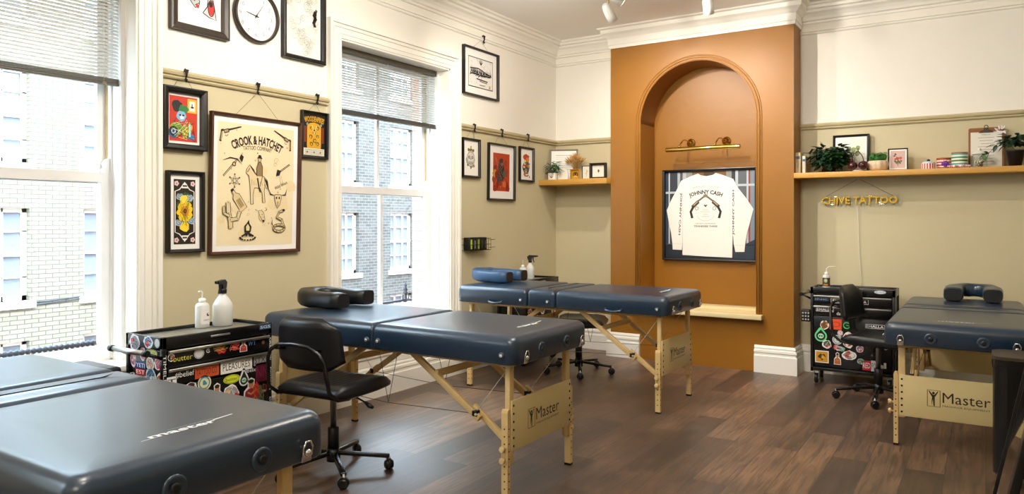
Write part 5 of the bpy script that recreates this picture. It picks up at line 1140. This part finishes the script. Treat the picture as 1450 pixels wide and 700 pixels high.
def gun(f):
    g = lambda x, y: (cx_+f*(x-338)/720*FW, sz(y)); a.line([g(330, 200), g(385, 240), g(432, 275)], .016, '#6a5a48'); a.line([g(322, 205), g(350, 215)], .020, '#8a7a64'); a.line([g(392, 250), g(440, 292)], .034, '#4a3c30'); a.line([g(398, 250), g(430, 278)], .008, '#c9b28c'); a.line([g(430, 285), g(452, 325), g(440, 372)], .024, D); a.ring(*g(405, 300), .016, .016, .004, D, 12)
gun(1); gun(-1); a.text('v', cx_, sz(282), h=.022, w=.04, col='#4a3c30', bold=.06)
for k, (y, w_) in enumerate(((310, .06), (325, .10), (345, .05), (360, .08))): a.line([(cx_-w_/2, sz(y)), (cx_+w_/2, sz(y))], .004, '#b8b0a2')
a.ring(cx_, sz(345), .085, .062, .0025, '#a89f90', 26, PI*1.05, PI*1.95); a.text('FOLSOM CALIFORNIA', cx_, sz(411), h=.009, w=.20, col='#6a6054'); a.text('TENNESSEE THREE', cx_, sz(431), h=.016, w=.235, col='#5a5046', bold=.01)
a.build('back_print', sh)
a = Art((0, -.0168, 0), lift=.0008); a.text('JOHNNY CASH', sx(140), sz(340), h=.026, w=.42, col='#3c4a5e', bold=.02, rot=-PI/2-.05); a.build('sleeve_print', sh)
a = Art((0, -.0168, 0), lift=.0008); a.text('JOHNNY CASH', sx(548), sz(332), h=.024, w=.43, col='#3c4a5e', bold=.02, rot=PI/2); a.build('sleeve_print', sh)
# brass picture light
t = thing('picture_light', 'polished brass picture light on two arms above the framed shirt', 'picture light', (-2.28, NYB, 2.045))
mb = MB(); mb.lathe([(.020, -.36), (.022, -.355), (.022, .355), (.020, .36)], M_brass, (0, -.20, 0), 20, 'X'); mb.build('lamp_tube', parent=t)
for s in (-1, 1):
    x = s*.175; mb = MB(); mb.lathe([(.044, 0), (.044, -.006), (.034, -.012), (.016, -.018), (.014, -.03), (0.002, -.034)], M_brass, (x, 0, .075), 22, 'Y'); pl = mb.build('wall_rose', parent=t)
    mb = MB(); mb.tube([(x-.0, -.02, .075), (x-.01, -.06, .085), (x-.028, -.09, .10), (x-.04, -.12, .095), (x-.05, -.16, .06), (x-.052, -.195, .02)], .006, M_brass, 10); mb.ball((x-.052, -.195, .028), .012, M_brass); mb.build('arm', parent=t)

# ================================================================ ceiling spotlights, some added unseen, and added fill globes
def spotlight(p, tgt, label, group):
    p = Vector(p); d = (Vector(tgt)-p).normalized(); t = thing('ceiling_spotlight', label, 'spotlight', (p.x, p.y, ZC), 0, group)
    q = Vector((0, 0, p.z-ZC))
    mb = MB(); mb.lathe([(.05, 0), (.05, -.014), (.02, -.02), (.008, -.024)], M_brass, n=24); mb.build('ceiling_plate', parent=t)
    mb = MB(); mb.cyl((0, 0, -.02), q+Vector((0, 0, .03)), .006, M_brass); mb.ball(q+Vector((0, 0, .03)), .012, M_brass); mb.build('stem', parent=t)
    mb = MB(); a0 = q-d*.075; a1 = q+d*.085; n = 18; mb.tube([a0, q-d*.06, q-d*.02, q+d*.02, a1], lambda f: (.022, .034, .040, .041, .043)[int(round(f*4))], mat('white_lamp_metal', '#ecebe6', .35), 18); h = mb.build('lamp_head', parent=t)
    mb = MB(); mb.tube([a1+d*.0005, a1+d*.0015], .036, mat('lit_spot_lens', '#fff2d8', .4, emit='#ffe2b0', estr=14), 18); mb.build('lens', parent=h)
    return t
names = ['white ceiling spotlight nearest the left edge of the chimney breast', 'white ceiling spotlight over the middle of the chimney breast', 'white ceiling spotlight aimed at the right alcove shelf', 'added unseen spotlight over the middle table aimed at the poster wall', 'added unseen spotlight aimed at the floor before the third table', 'white ceiling spotlight lighting the wall clock', 'added unseen spotlight aimed at the right table', 'added unseen spotlight over the nearest table', 'added unseen spotlight in the middle of the room facing the niche', 'added unseen spotlight aimed at the left alcove shelf']
for (p, tg, w), nm in zip(SPOTS, names): spotlight(p, tg, nm, 'ceiling spotlights')
for i, p in enumerate(FILL_GLOBES):
    t = thing('fill_globe', ('added fill globe over the nearest table', 'added fill globe in the right half of the room', 'added fill globe behind the viewer')[i], 'pendant lamp', (p[0], p[1], ZC), 0, 'added fill globes')
    mb = MB(); mb.lathe([(.05, 0), (.05, -.02), (.01, -.03)], M_brass, n=20); mb.cyl((0, 0, -.02), (0, 0, p[2]-ZC+.15), .004, M_brass); mb.build('cord', parent=t)
    mb = MB(); mb.ball((0, 0, p[2]-ZC), .16, mat('fill_globe_glow', '#fff8ef', .4, emit='#fff6ea', estr=FILLK), 3); mb.build('globe', parent=t)

# ================================================================ shelves and what stands on them
mb = MB(); mb.box(XL, 6.64, 1.722, CX0, YB, 1.778, M_oak, .003); tag(mb.build('wall_shelf'), 'thick oak shelf in the left alcove beside the chimney breast', 'shelf')
mb = MB(); mb.box(CX1, 6.74, 1.722, XR, YB, 1.768, M_oak, .003); tag(mb.build('wall_shelf'), 'long oak shelf in the right alcove', 'shelf')
ZL, ZR = 1.7785, 1.7685
def leaf(mb, p, d, up, L, W, m, fold=.25, curve=.3):
    d = Vector(d).normalized(); s = d.cross(Vector(up)); s = s.normalized() if s.length > 1e-4 else Vector((1, 0, 0)); n = s.cross(d); p = Vector(p); rows = []
    for f, w in ((0, .12), (.25, .85), (.5, 1), (.75, .65), (1, .03)):
        c = p+d*L*f-n*(-curve*L*f*f)*-1; e = s*W/2*w; rows.append([mb.bm.verts.new(c-e+n*W*fold*w*.5), mb.bm.verts.new(c), mb.bm.verts.new(c+e+n*W*fold*w*.5)])
    mb._tag([mb.bm.faces.new((A[k], A[k+1], B[k+1], B[k])) for A, B in zip(rows, rows[1:]) for k in (0, 1)], m, True)
def bush(mb, c, rx, ry, rz_, n, L, W, m, seed, drop=.2, stems=True):
    q = random.Random(seed)
    for k in range(n):
        a = q.random()*2*PI; u = q.random(); el = q.uniform(-.35, 1.0); r = .45+.55*u
        p = Vector(c)+Vector((rx*r*math.cos(a)*math.cos(el*.9), ry*r*math.sin(a)*math.cos(el*.9), rz_*(.2+.8*r)*math.sin(el*1.2)))
        if p.z < c[2]-rz_: p.z = c[2]-rz_
        d = Vector((math.cos(a)+q.uniform(-.5, .5), math.sin(a)+q.uniform(-.5, .5), q.uniform(-.7, .6)))
        leaf(mb, p, d, (0, 0, 1), L*q.uniform(.7, 1.2), W*q.uniform(.7, 1.2), m, curve=drop)
        if stems and k % 3 == 0: mb.tube([(c[0], c[1], c[2]-rz_*.6), ((c[0]+p.x)/2, (c[1]+p.y)/2, max(c[2], p.z)), p], .0012, m, 4)
# --- left shelf
t = thing('potted_plant', 'small leafy plant in a white square pot at the left end of the left shelf', 'plant', (-3.835, 6.76, ZL))
mb = MB(); mb.box(-.038, -.038, 0, .038, .038, .075, M_trim, .004); p_ = mb.build('pot', parent=t)
a = Art((0, -.0382, .036), lift=.0005); a.scrib(-.02, -.02, .02, .02, .004, '#3a3a3a', 9, 3); a.build('pot_print', p_)
mb = MB(); bush(mb, (0, 0, .11), .09, .07, .10, 60, .055, .024, M_leaf3, 4); [leaf(mb, (.06, -.02, .05+.02*k), (1, -.2, .3-.2*k), (0, 0, 1), .06, .02, M_leaf) for k in range(3)]; bush(mb, (0, 0, .11), .07, .06, .08, 30, .05, .02, M_leaf, 5); mb.build('foliage', parent=t)
picture('framed_certificate', 'pale certificate in a grey frame leaning in the corner of the left shelf', (-3.785, 6.905, ZL), math.radians(24), .30, .335, .018, M_greyframe, .012, '#f4f2ec', lambda a, w, h: ([a.line([(-w*.7, h*(.75-.16*k)), (w*(.7-.3*(k % 3 == 2)), h*(.75-.16*k))], .003 if k else .008, '#c8c4ba') for k in range(10)]), depth=.016, lean=-.05)
mb = MB(); mb.prism([(-.058, 0), (.058, 0), (.058, .07), (.045, .105), (.02, .128), (-.01, .130), (-.04, .112), (-.056, .075)], -.008, .008, M_trim, 'Y'); o = mb.build('arched_plaque'); o.location = (-3.735, 6.80, ZL); tag(o, 'plain white arched plaque standing before the certificate on the left shelf', 'plaque')
t = thing('dried_wheat_vase', 'bunch of dried wheat in a white vase on the left shelf', 'vase', (-3.635, 6.88, ZL))
mb = MB(); mb.lathe([(.026, 0), (.040, .02), (.044, .055), (.032, .09), (.022, .10), (.024, .112)], M_trim, n=22); mb.build('vase', parent=t)
mb = MB(); q = random.Random(8)
for k in range(70):
    a_ = q.random()*6.28; r = q.random()**.6*.10; top = Vector((r*math.cos(a_), r*.8*math.sin(a_), .27-.6*r+q.uniform(-.03, .01))); mb.tube([(0.01*math.cos(a_), .01*math.sin(a_), .10), top*.6+Vector((0, 0, .07)), top], .0009, M_wheat, 4); d = (top-Vector((0, 0, .12))).normalized(); mb.tube([top-d*.02, top, top+d*.028], lambda f: .0015+.0055*math.sin(PI*min(1, f+.15)), M_wheat, 6)
mb.build('wheat', parent=t)
picture('small_frame', 'small gold framed square picture with dark emblem before the wheat vase', (-3.585, 6.80, ZL), 0, .105, .108, .010, mat('gold_frame', '#b98a2c', .35, .3), 0, '#c8952e', lambda a, w, h: (a.ring(0, 0, w*.6, h*.5, .010, '#3a2410'), a.ell(0, h*.1, w*.35, h*.25, '#3a2410'), a.line([(-w*.5, -h*.5), (w*.5, -h*.5)], .008, '#e8d8a0')), depth=.03)
picture('small_frame', 'small clear panel picture with thin black edge, second from the right on the left shelf', (-3.485, 6.85, ZL), 0, .095, .145, .006, M_blkframe, 0, '#dfdccb', lambda a, w, h: (a.line([(0, -h*.6), (w*.2, 0), (w*.1, h*.5)], .003, '#8a8f60'), a.blob(w*.2, h*.2, .012, '#b9b68a', 8, .4, 1), a.blob(-w*.1, -h*.1, .010, '#b9b68a', 8, .4, 2)), depth=.016)
picture('small_frame', 'black boxed frame with a single brown leaf, rightmost on the left shelf', (-3.355, 6.87, ZL), 0, .185, .168, .024, M_blkframe, 0, '#efeade', lambda a, w, h: (a.blob(0, h*.05, .012, '#6a3a24', 10, .2, 3, .018), a.line([(0, -h*.1), (0, -h*.35)], .002, '#6a3a24')), depth=.035)
# --- right shelf
for x, w, h, c, c2, lb in ((-1.387, .042, .182, '#cdb98e', '#4a5a70', 'thick tan paperback at the left end of the right shelf'), (-1.338, .026, .150, '#d8d2be', '#33608a', 'thin cream book second from the left on the right shelf')):
    t = thing('book', lb, 'book', (x, 6.86, ZR), 0, 'books on the right shelf'); mb = MB(); mb.box(-w/2, -.065, 0, w/2, .065, h, flat(c), .002); mb.box(-w/2+.002, -.0645, .002, w/2-.002, .067, h-.004, flat('#efe9da')); mb.build('cover', parent=t)
    a = Art((0, -.0652, h/2), lift=.0004); a.rect(-w*.4, h*.18, w*.4, h*.32, c2); a.text('TATTOO', 0, -.01, h=w*.35, w=h*.4, col='#6a5a40', rot=-PI/2); a.build('spine_print', t)
t = thing('potted_ivy', 'bushy dark green trailing plant on the left of the right shelf', 'plant', (-1.145, 6.86, ZR)); mb = MB(); mb.lathe([(.04, 0), (.055, .08), (.058, .085)], M_blkplastic, n=18); mb.build('pot', parent=t)
mb = MB(); bush(mb, (0.01, -.01, .115), .165, .085, .125, 320, .055, .042, M_leaf, 12); bush(mb, (0.0, -.06, .05), .12, .03, .045, 70, .05, .04, M_leaf, 14); bush(mb, (.06, -.03, .10), .12, .06, .10, 60, .05, .04, M_leaf2, 13)
for p, d in (((-.17, 0, .17), (-1, 0, .5)), ((-.15, 0, .13), (-1, -.1, -.2)), ((-.05, 0, .23), (-.2, 0, 1)), ((.19, -.03, .16), (1, 0, -.3))): mb.tube([(0, 0, .08), (p[0]*.6, 0, p[2]+.01), p], .0014, M_leaf, 5); leaf(mb, p, d, (0, 0, 1), .055, .035, M_leaf)
mb.build('foliage', parent=t)
def d_bot(a, w, h):
    for x, y in ((-.15, .30), (.18, .26), (.48, .34), (.1, -.05), (.45, 0)): a.blob(w*x, h*y, .022, '#8fa366', 10, .3, int(x*50)+60, .026); a.ring(w*x, h*y, .016, .02, .0015, '#5e7040', 12)
    a.line([(w*.2, -h*.8), (w*.3, -h*.1), (w*.48, h*.3)], .003, '#7a8a52'); a.line([(w*.2, -h*.8), (0, 0), (-w*.15, h*.3)], .003, '#7a8a52'); a.line([(w*.55, -h*.3), (w*.6, -h*.55), (w*.4, -h*.6)], .002, '#5e6a4a')
picture('botanical_print', 'botanical print in a black frame leaning behind the bushy plant', (-.985, 6.965, ZR), 0, .290, .330, .020, M_blkframe, .012, '#efece0', d_bot, depth=.02, lean=-.06)
t = thing('cherry_ornament', 'pair of glossy dark red cherry ornaments joined by a stem on the right shelf', 'ornament', (-.905, 6.79, ZR)); mc = mat('cherry_glaze', '#3c0a10', .08, spec=.8); ms = mat('cherry_stem', '#4a1414', .4)
mb = MB(); mb.lathe([(.040, 0), (.042, .006), (.03, .009)], flat('#d9d3c4'), n=20); mb.build('stand', parent=t)
for x in (-.042, .040): mb = MB(); mb.ball((x, 0, .049), .040, mc, 3, (1, 1, .94)); mb.build('cherry', parent=t)
mb = MB(); mb.tube([(-.042, 0, .083), (-.044, 0, .12), (-.03, 0, .15), (.002, 0, .168)], .0036, ms, 8); mb.tube([(.044, 0, .083), (.036, 0, .12), (.018, 0, .15), (.002, 0, .168), (0.0, 0, .195)], .0036, ms, 8); mb.build('stem', parent=t)
t = thing('ribbed_planter', 'bright green moss plant in a ribbed cream pot on the right shelf', 'plant', (-.762, 6.86, ZR)); mb = MB(); n = 48; prof = [(.052, 0), (.068, .02), (.076, .05), (.072, .078), (.066, .085)]; rings = [[mb.bm.verts.new((r*(1+.09*abs(math.cos(5*2*PI*k/n)))*math.cos(2*PI*k/n), r*(1+.09*abs(math.cos(5*2*PI*k/n)))*math.sin(2*PI*k/n), z)) for k in range(n)] for r, z in prof]
mb._tag([mb.bm.faces.new((A[k], A[(k+1) % n], B[(k+1) % n], B[k])) for A, B in zip(rings, rings[1:]) for k in range(n)], mat('cream_ceramic', '#dcc3a4', .35), True); mb._tag([mb.bm.faces.new(rings[0][::-1]), mb.bm.faces.new(rings[-1])], mat('soil', '#2e2218', .9)); mb.build('pot', parent=t)
mb = MB(); [bush(mb, c, .042, .038, .042, 90, .022, .009, M_leaf2, s_) for c, s_ in (((-.035, 0, .118), 1), ((.035, 0, .122), 2), ((0, -.02, .115), 3))]; [mb.ball(c, .034, M_leaf2, 2) for c in ((-.035, 0, .112), (.035, 0, .114), (0, -.015, .105))]; mb.build('foliage', parent=t)
def d_pink(a, w, h):
    a.rect(-w, -h, w, h, '#cfb0a8')
    for x, y, r, c in ((-.05, .1, .016, '#c8543c'), (.35, .15, .014, '#d0604a'), (-.3, .05, .012, '#c8543c'), (-.35, .6, .010, '#5a4a44'), (-.5, .4, .008, '#5a4a44')): a.blob(w*x, h*y, r, c, 12, .35, int(r*999)+1); a.curl(w*x, h*y, r*.6, 1.2, .0014, '#8a3024')
    for k in range(7): a.blob(w*(-.4+.14*k), -h*(.2+.1*(k % 3)), .009, '#5f6a4a', 8, .4, k, .013)
    a.line([(0, h*.1), (0, -h*.8)], .003, '#3f4a34'); a.line([(w*.3, 0), (w*.05, -h*.6)], .002, '#3f4a34'); a.line([(-w*.35, h*.6), (-w*.1, 0)], .002, '#3f4a34')
picture('flower_print', 'small pink flower print in a thin black frame on the right shelf', (-.614, 6.88, ZR), 0, .148, .184, .010, M_blkframe, .010, '#cfb0a8', d_pink, depth=.016, lean=-.05)
def stripes_h(mb, r, z0, z1, n, cols, nn=24):
    for k in range(n): a_, b_ = z0+(z1-z0)*k/n, z0+(z1-z0)*(k+1)/n; mb.lathe([(r, a_), (r, b_)], flat(cols[k % len(cols)], .3), n=nn, cap=False)
t = thing('sugar_bowl', 'round jar with upright red and white stripes and a dark blue knob', 'jar', (-.391, 6.84, ZR)); mb = MB(); n = 32
for k in range(n):
    a0, a1 = 2*PI*k/n, 2*PI*(k+1)/n; mb.quad([(.050*math.cos(a0), .050*math.sin(a0), .002), (.050*math.cos(a1), .050*math.sin(a1), .002), (.050*math.cos(a1), .050*math.sin(a1), .045), (.050*math.cos(a0), .050*math.sin(a0), .045)], flat('#c02a2a' if k % 2 else '#f1eee6', .3))
mb.lathe([(.049, 0), (.049, .002)], flat('#f1eee6', .3), n=32); mb.build('jar_body', parent=t)
mb = MB(); mb.lathe([(.051, .045), (.049, .052), (.034, .060), (.010, .064)], flat('#cfdde6', .3), n=32); l_ = mb.build('lid', parent=t); mb = MB(); mb.ball((0, 0, .070), .013, flat('#1c2450', .3)); mb.build('knob', parent=l_)
t = thing('striped_tin', 'low red and white hooped tin beside the green hooped tin', 'tin', (-.286, 6.89, ZR), 0, 'striped tins'); mb = MB(); stripes_h(mb, .051, .002, .082, 7, ['#c23a30', '#f1ece0']); mb.lathe([(.050, 0), (.050, .002)], M_trim, n=24); mb.build('tin_body', parent=t); mb = MB(); mb.lathe([(.052, .082), (.052, .090)], mat('cork_lid', '#a86a34', .7), n=24); mb.build('lid', parent=t)
t = thing('striped_tin', 'tall green and cream hooped tin with wooden lid', 'tin', (-.176, 6.87, ZR), 0, 'striped tins'); mb = MB(); stripes_h(mb, .057, .002, .118, 9, ['#2f8f7a', '#efe8d2', '#57a8b0', '#efe8d2', '#1f7a4a', '#efe8d2']); mb.lathe([(.056, 0), (.056, .002)], M_trim, n=24); mb.build('tin_body', parent=t); mb = MB(); mb.lathe([(.058, .118), (.058, .127)], mat('cork_lid', '#a86a34', .7), n=24); mb.build('lid', parent=t)
mb = MB(); q = random.Random(2); [mb.ball((q.uniform(-.02, .02), q.uniform(-.012, .012), .016+q.uniform(0, .028)), .011, flat('#6a2fa8')) for k in range(12)]; [leaf(mb, (0, 0, .045), (math.cos(k), -.2, .8), (0, 0, 1), .022, .012, flat('#7a3fb0')) for k in range(4)]; o = mb.build('artificial_violets'); o.location = (-.272, 6.795, ZR+.006); tag(o, 'small purple flower cluster in front of the red hooped tin', 'flower')
for k, (x, y, r1, r2, lb) in enumerate(((-.232, 6.80, .3, 0, 'pink striped wrapped sweet leftmost on the right shelf'), (-.205, 6.785, 1.2, 0, 'pink striped wrapped sweet second from left, front'), (-.178, 6.80, -.5, 0, 'pink striped wrapped sweet in the middle of the row'), (-.152, 6.785, .8, 0, 'pink striped wrapped sweet fourth from left'), (-.128, 6.80, -.2, 0, 'pink striped wrapped sweet nearest the glass jar'))):
    mb = MB(); c1, c2 = flat('#c8384a'), flat('#f2dedc'); mb.tube([(-.026, 0, .016), (-.018, 0, .015), (-.014, 0, .014)], lambda f: .010-.008*f, c2, 6); mb.tube([(.014, 0, .014), (.018, 0, .015), (.026, 0, .016)], lambda f: .002+.008*f, c2, 6)
    for j in range(5): mb.tube([(-.014+.0056*j, 0, .014), (-.0084+.0056*j, 0, .014)], .0125-.0012*abs(j-2), c1 if j % 2 else c2, 10)
    o = mb.build('wrapped_sweet'); o.location = (x, y, ZR+.0); o.rotation_euler = (0, 0, r1); tag(o, lb, 'sweet', 'wrapped sweets')
# clipboard with menu
t = thing('clipboard', 'brown clipboard with printed sheet leaning on the right shelf', 'clipboard', (0.002, 6.955, ZR)); t.rotation_euler = (-.06, 0, 0)
mb = MB(); mb.prism(rrect(-.120, 0, .120, .325, (.014, .014, .004, .004)), -.004, 0, mat('hardboard', '#8a5426', .5, noise=.15, nscale=30), 'Y'); mb.build('board', parent=t)
a = Art((0, -.0042, .15), lift=.0004); a.rect(-.105, -.148, .105, .140, '#e2ded2')
for k in range(10): a.line([(-.055+.01*(k % 3), .095-.024*k), (.055-.008*(k % 2), .095-.024*k)], .0032, '#8d887e')
a.text('AFTERCARE', 0, .118, h=.007, w=.06, col='#4a463e'); a.build('sheet', t)
mb = MB(); mb.prism([(-.05, .285), (.05, .285), (.035, .300), (.018, .306), (.014, .322), (-.014, .322), (-.018, .306), (-.035, .300)], -.016, -.005, mat('dark_bronze', '#4a4038', .3, .8), 'Y'); mb.tube([(.013*math.cos(k*PI/6), -.010, .330+.013*math.sin(k*PI/6)) for k in range(12)], .003, mat('dark_bronze', '#4a4038'), 6, closed=True); mb.build('clip', parent=t)
mb = MB(); q = random.Random(3); [leaf(mb, (.06+.05*q.random(), -.012, .27+.03*q.random()), (q.uniform(-1, 1), -.2, q.uniform(-.5, .7)), (0, -1, 0), .035, .014, flat('#e4e2e6')) for k in range(9)]; o = mb.build('white_ribbon'); o.location = (.01, 6.948, ZR+.004); tag(o, 'small white ribbon bow on the clip of the clipboard', 'ribbon')
t = thing('glass_jar', 'lidded clear glass jar of sweets before the clipboard', 'jar', (-.043, 6.83, ZR)); mg = M_glass
mb = MB(); mb.lathe([(.048, 0), (.056, .012), (.058, .07), (.050, .092), (.046, .098), (.046, .102)], mg, n=28); mb.lathe([(.043, .101), (.043, .095), (.053, .07), (.052, .014), (.044, .005)], mg, n=28); mb.build('glass', parent=t)
mb = MB(); mb.lathe([(.050, .103), (.050, .110), (.040, .120), (.018, .126), (.012, .132)], mat('frosted_lid', '#dcdcd2', .3), n=28); mb.ball((0, 0, .140), .013, mat('frosted_lid', '#dcdcd2')); mb.build('lid', parent=t)
mb = MB(); q = random.Random(6)
for k in range(26): mb.ball((q.uniform(-.03, .03), q.uniform(-.03, .03), .014+q.uniform(0, .035)), .009, flat(q.choice(['#c8c4b4', '#d9a83a', '#b8c8c0', '#c06a5a', '#e8e2d0'])), 1)
o = mb.build('sweets'); o.location = (-.043, 6.83, ZR); tag(o, 'mixed loose sweets inside the clear glass jar', 'sweets', kind='stuff')
def ivy(x, label, seed, sprig):
    t = thing('potted_ivy', label, 'plant', (x, 6.86, ZR)); mb = MB(); mb.lathe([(.042, 0), (.060, .11), (.064, .115), (.064, .125), (.056, .125)], M_blkplastic, n=22); mb.build('pot', parent=t)
    mb = MB(); bush(mb, (0, -.01, .185), .10, .08, .06, 110, .055, .040, M_leaf, seed)
    if sprig:
        P = [(0, 0, .13), (-.06, -.02, .20), (-.12, -.03, .17), (-.17, -.04, .11), (-.19, -.05, .05)]; mb.tube(P, .002, M_leaf, 5)
        for k, p in enumerate(P[1:]): leaf(mb, p, (-1, -.2, .3-.3*k), (0, -.3, 1), .075, .030, M_leaf); leaf(mb, p, (-.2, -.2, -1+.5*k), (0, -1, .3), .06, .030, M_leaf3 if k == 3 else M_leaf)
    else: bush(mb, (0, -.05, .05), .08, .05, .06, 60, .045, .03, M_leaf2, seed+1)
    mb.build('foliage', parent=t)
ivy(.19, 'dark leaved trailing plant in a black pot at the right end of the shelf', 21, True)
ivy(.47, 'bushy plant in a black pot beyond the trailing plant', 22, False)

# hanging letter sign below the right shelf
t = thing('letter_sign', 'golden letter sign hung on a thin chain under the right shelf', 'sign', (-.925, 6.985, 1.53))
a_ = text_polys('CHIVE TATTOO', .03); vs, fs, x0, x1, y0, y1 = a_; sx_, sy_ = .60/(x1-x0), .066/(y1-y0); mb = MB()
front_ = [mb.bm.verts.new(((x-(x0+x1)/2)*sx_, -.018, (y-(y0+y1)/2)*sy_)) for x, y in vs]
for f in fs:
    try: mb.bm.faces.new([front_[i] for i in f])
    except ValueError: pass
r = bmesh.ops.extrude_face_region(mb.bm, geom=list(mb.bm.faces)); [setattr(v, 'co', v.co+Vector((0, .010, 0))) for v in r['geom'] if isinstance(v, bmesh.types.BMVert)]
mb._tag(list(mb.bm.faces), M_gold); mb.build('lettering', parent=t)
mb = MB(); ma = M_glass; mb.box(-.315, -.008, -.045, -.085, -.005, .045, ma, .001); mb.box(-.055, -.008, -.045, .315, -.005, .045, ma, .001); mb.box(-.085, -.008, -.015, -.055, -.005, .015, ma); mb.build('backing', parent=t)
mb = MB(); mb.tube([(-.27, -.01, .03), (0, -.01, .186), (.27, -.01, .03)], .0016, M_cable, 5); mb.ball((0, -.01, .186), .006, M_steel); mb.build('chain', parent=t)
mb = MB(); mb.tube([(-.01, -.006, -.01), (-.006, .012, -.2), (.0, .014, -.45), (.012, .014, -.62), (.02, .012, -.68), (.014, .012, -.75)], .0022, M_cord, 6); mb.build('cord', parent=t)

# ================================================================ floor standing pieces at the edges
t = thing('padded_bench', 'black padded bench box under the left window beyond the nearest table', 'bench', (-3.66, 1.64, 0)); mb = MB(); mb.box(-.145, -.32, .02, .155, .32, .56, M_blkmetal, .006); mb.box(-.12, -.29, 0, .13, .29, .02, M_blkplastic); mb.build('box', parent=t)
mb = MB(); pad_mesh(mb, -.155, -.33, .165, .33, .56, .65, (.02, .02, .02, .02), M_vinylblk, .02); mb.build('cushion', parent=t)
t = thing('rolling_bin', 'tall black rounded bin on castors in front of the right table', 'bin', (.19, 4.60, 0)); mb = MB()
for a_, b_, r_ in ((.065, .60, .0), (.60, .612, .004), (.612, .645, -.002)): mb.prism(rrect(-.16-r_, -.14-r_, .16+r_, .14+r_, (.06,)*4), a_, b_, M_blkmetal, smooth=False)
mb.build('bin_body', parent=t)
mb = MB(); mb.prism(rrect(-.164, -.144, .164, .144, (.062,)*4), .646, .662, mat('dark_bronze_lid', '#3a3026', .35), smooth=False); mb.build('lid', parent=t)
for x in (-.13, .13):
    for y in (-.10, .10):
        mb = MB(); mb.tube([(x-.012, y, .031), (x+.012, y, .031)], .030, M_blkplastic, 16); mb.box(x-.018, y-.015, .04, x-.014, y+.015, .066, M_chrome); mb.box(x+.014, y-.015, .04, x+.018, y+.015, .066, M_chrome); mb.box(x-.018, y-.015, .060, x+.018, y+.015, .066, M_chrome); mb.build('caster', parent=t)
t = thing('standing_mirror', 'tall leaning mirror in a black frame at the lower right corner', 'mirror', (.015, 3.79, 0)); T = math.atan2(.129, .636); mb = MB(); HH, WW = 1.45, .77
mb.T = Matrix.Rotation(T, 4, 'Y')
f = .012
mb.box(0, -WW/2, 0, .03, -WW/2+.10, HH, M_blkframe, .003); mb.box(0, WW/2-f, 0, .03, WW/2, HH, M_blkframe, .003); mb.box(0, -WW/2, 0, .03, WW/2, .02, M_blkframe, .003); mb.box(0, -WW/2, HH-.02, .03, WW/2, HH, M_blkframe, .003); mb.build('frame', parent=t)
mb = MB(); mb.T = Matrix.Rotation(T, 4, 'Y'); mb.box(.008, -WW/2+.099, .019, .012, WW/2-f+.001, HH-.019, M_mirror); mb.build('mirror_glass', parent=t)
mb = MB(); mb.T = Matrix.Rotation(T, 4, 'Y'); mb.box(.0125, -WW/2+.02, .018, .026, WW/2-f, HH-.018, M_blkplastic); mb.build('back_board', parent=t)
mb = MB(); topx = .03+1.2*math.sin(T); mb.beam((topx+.01, 0, 1.15), (topx+.26, 0, 0.012), .05, .02, M_blkframe); mb.build('stay', parent=t)
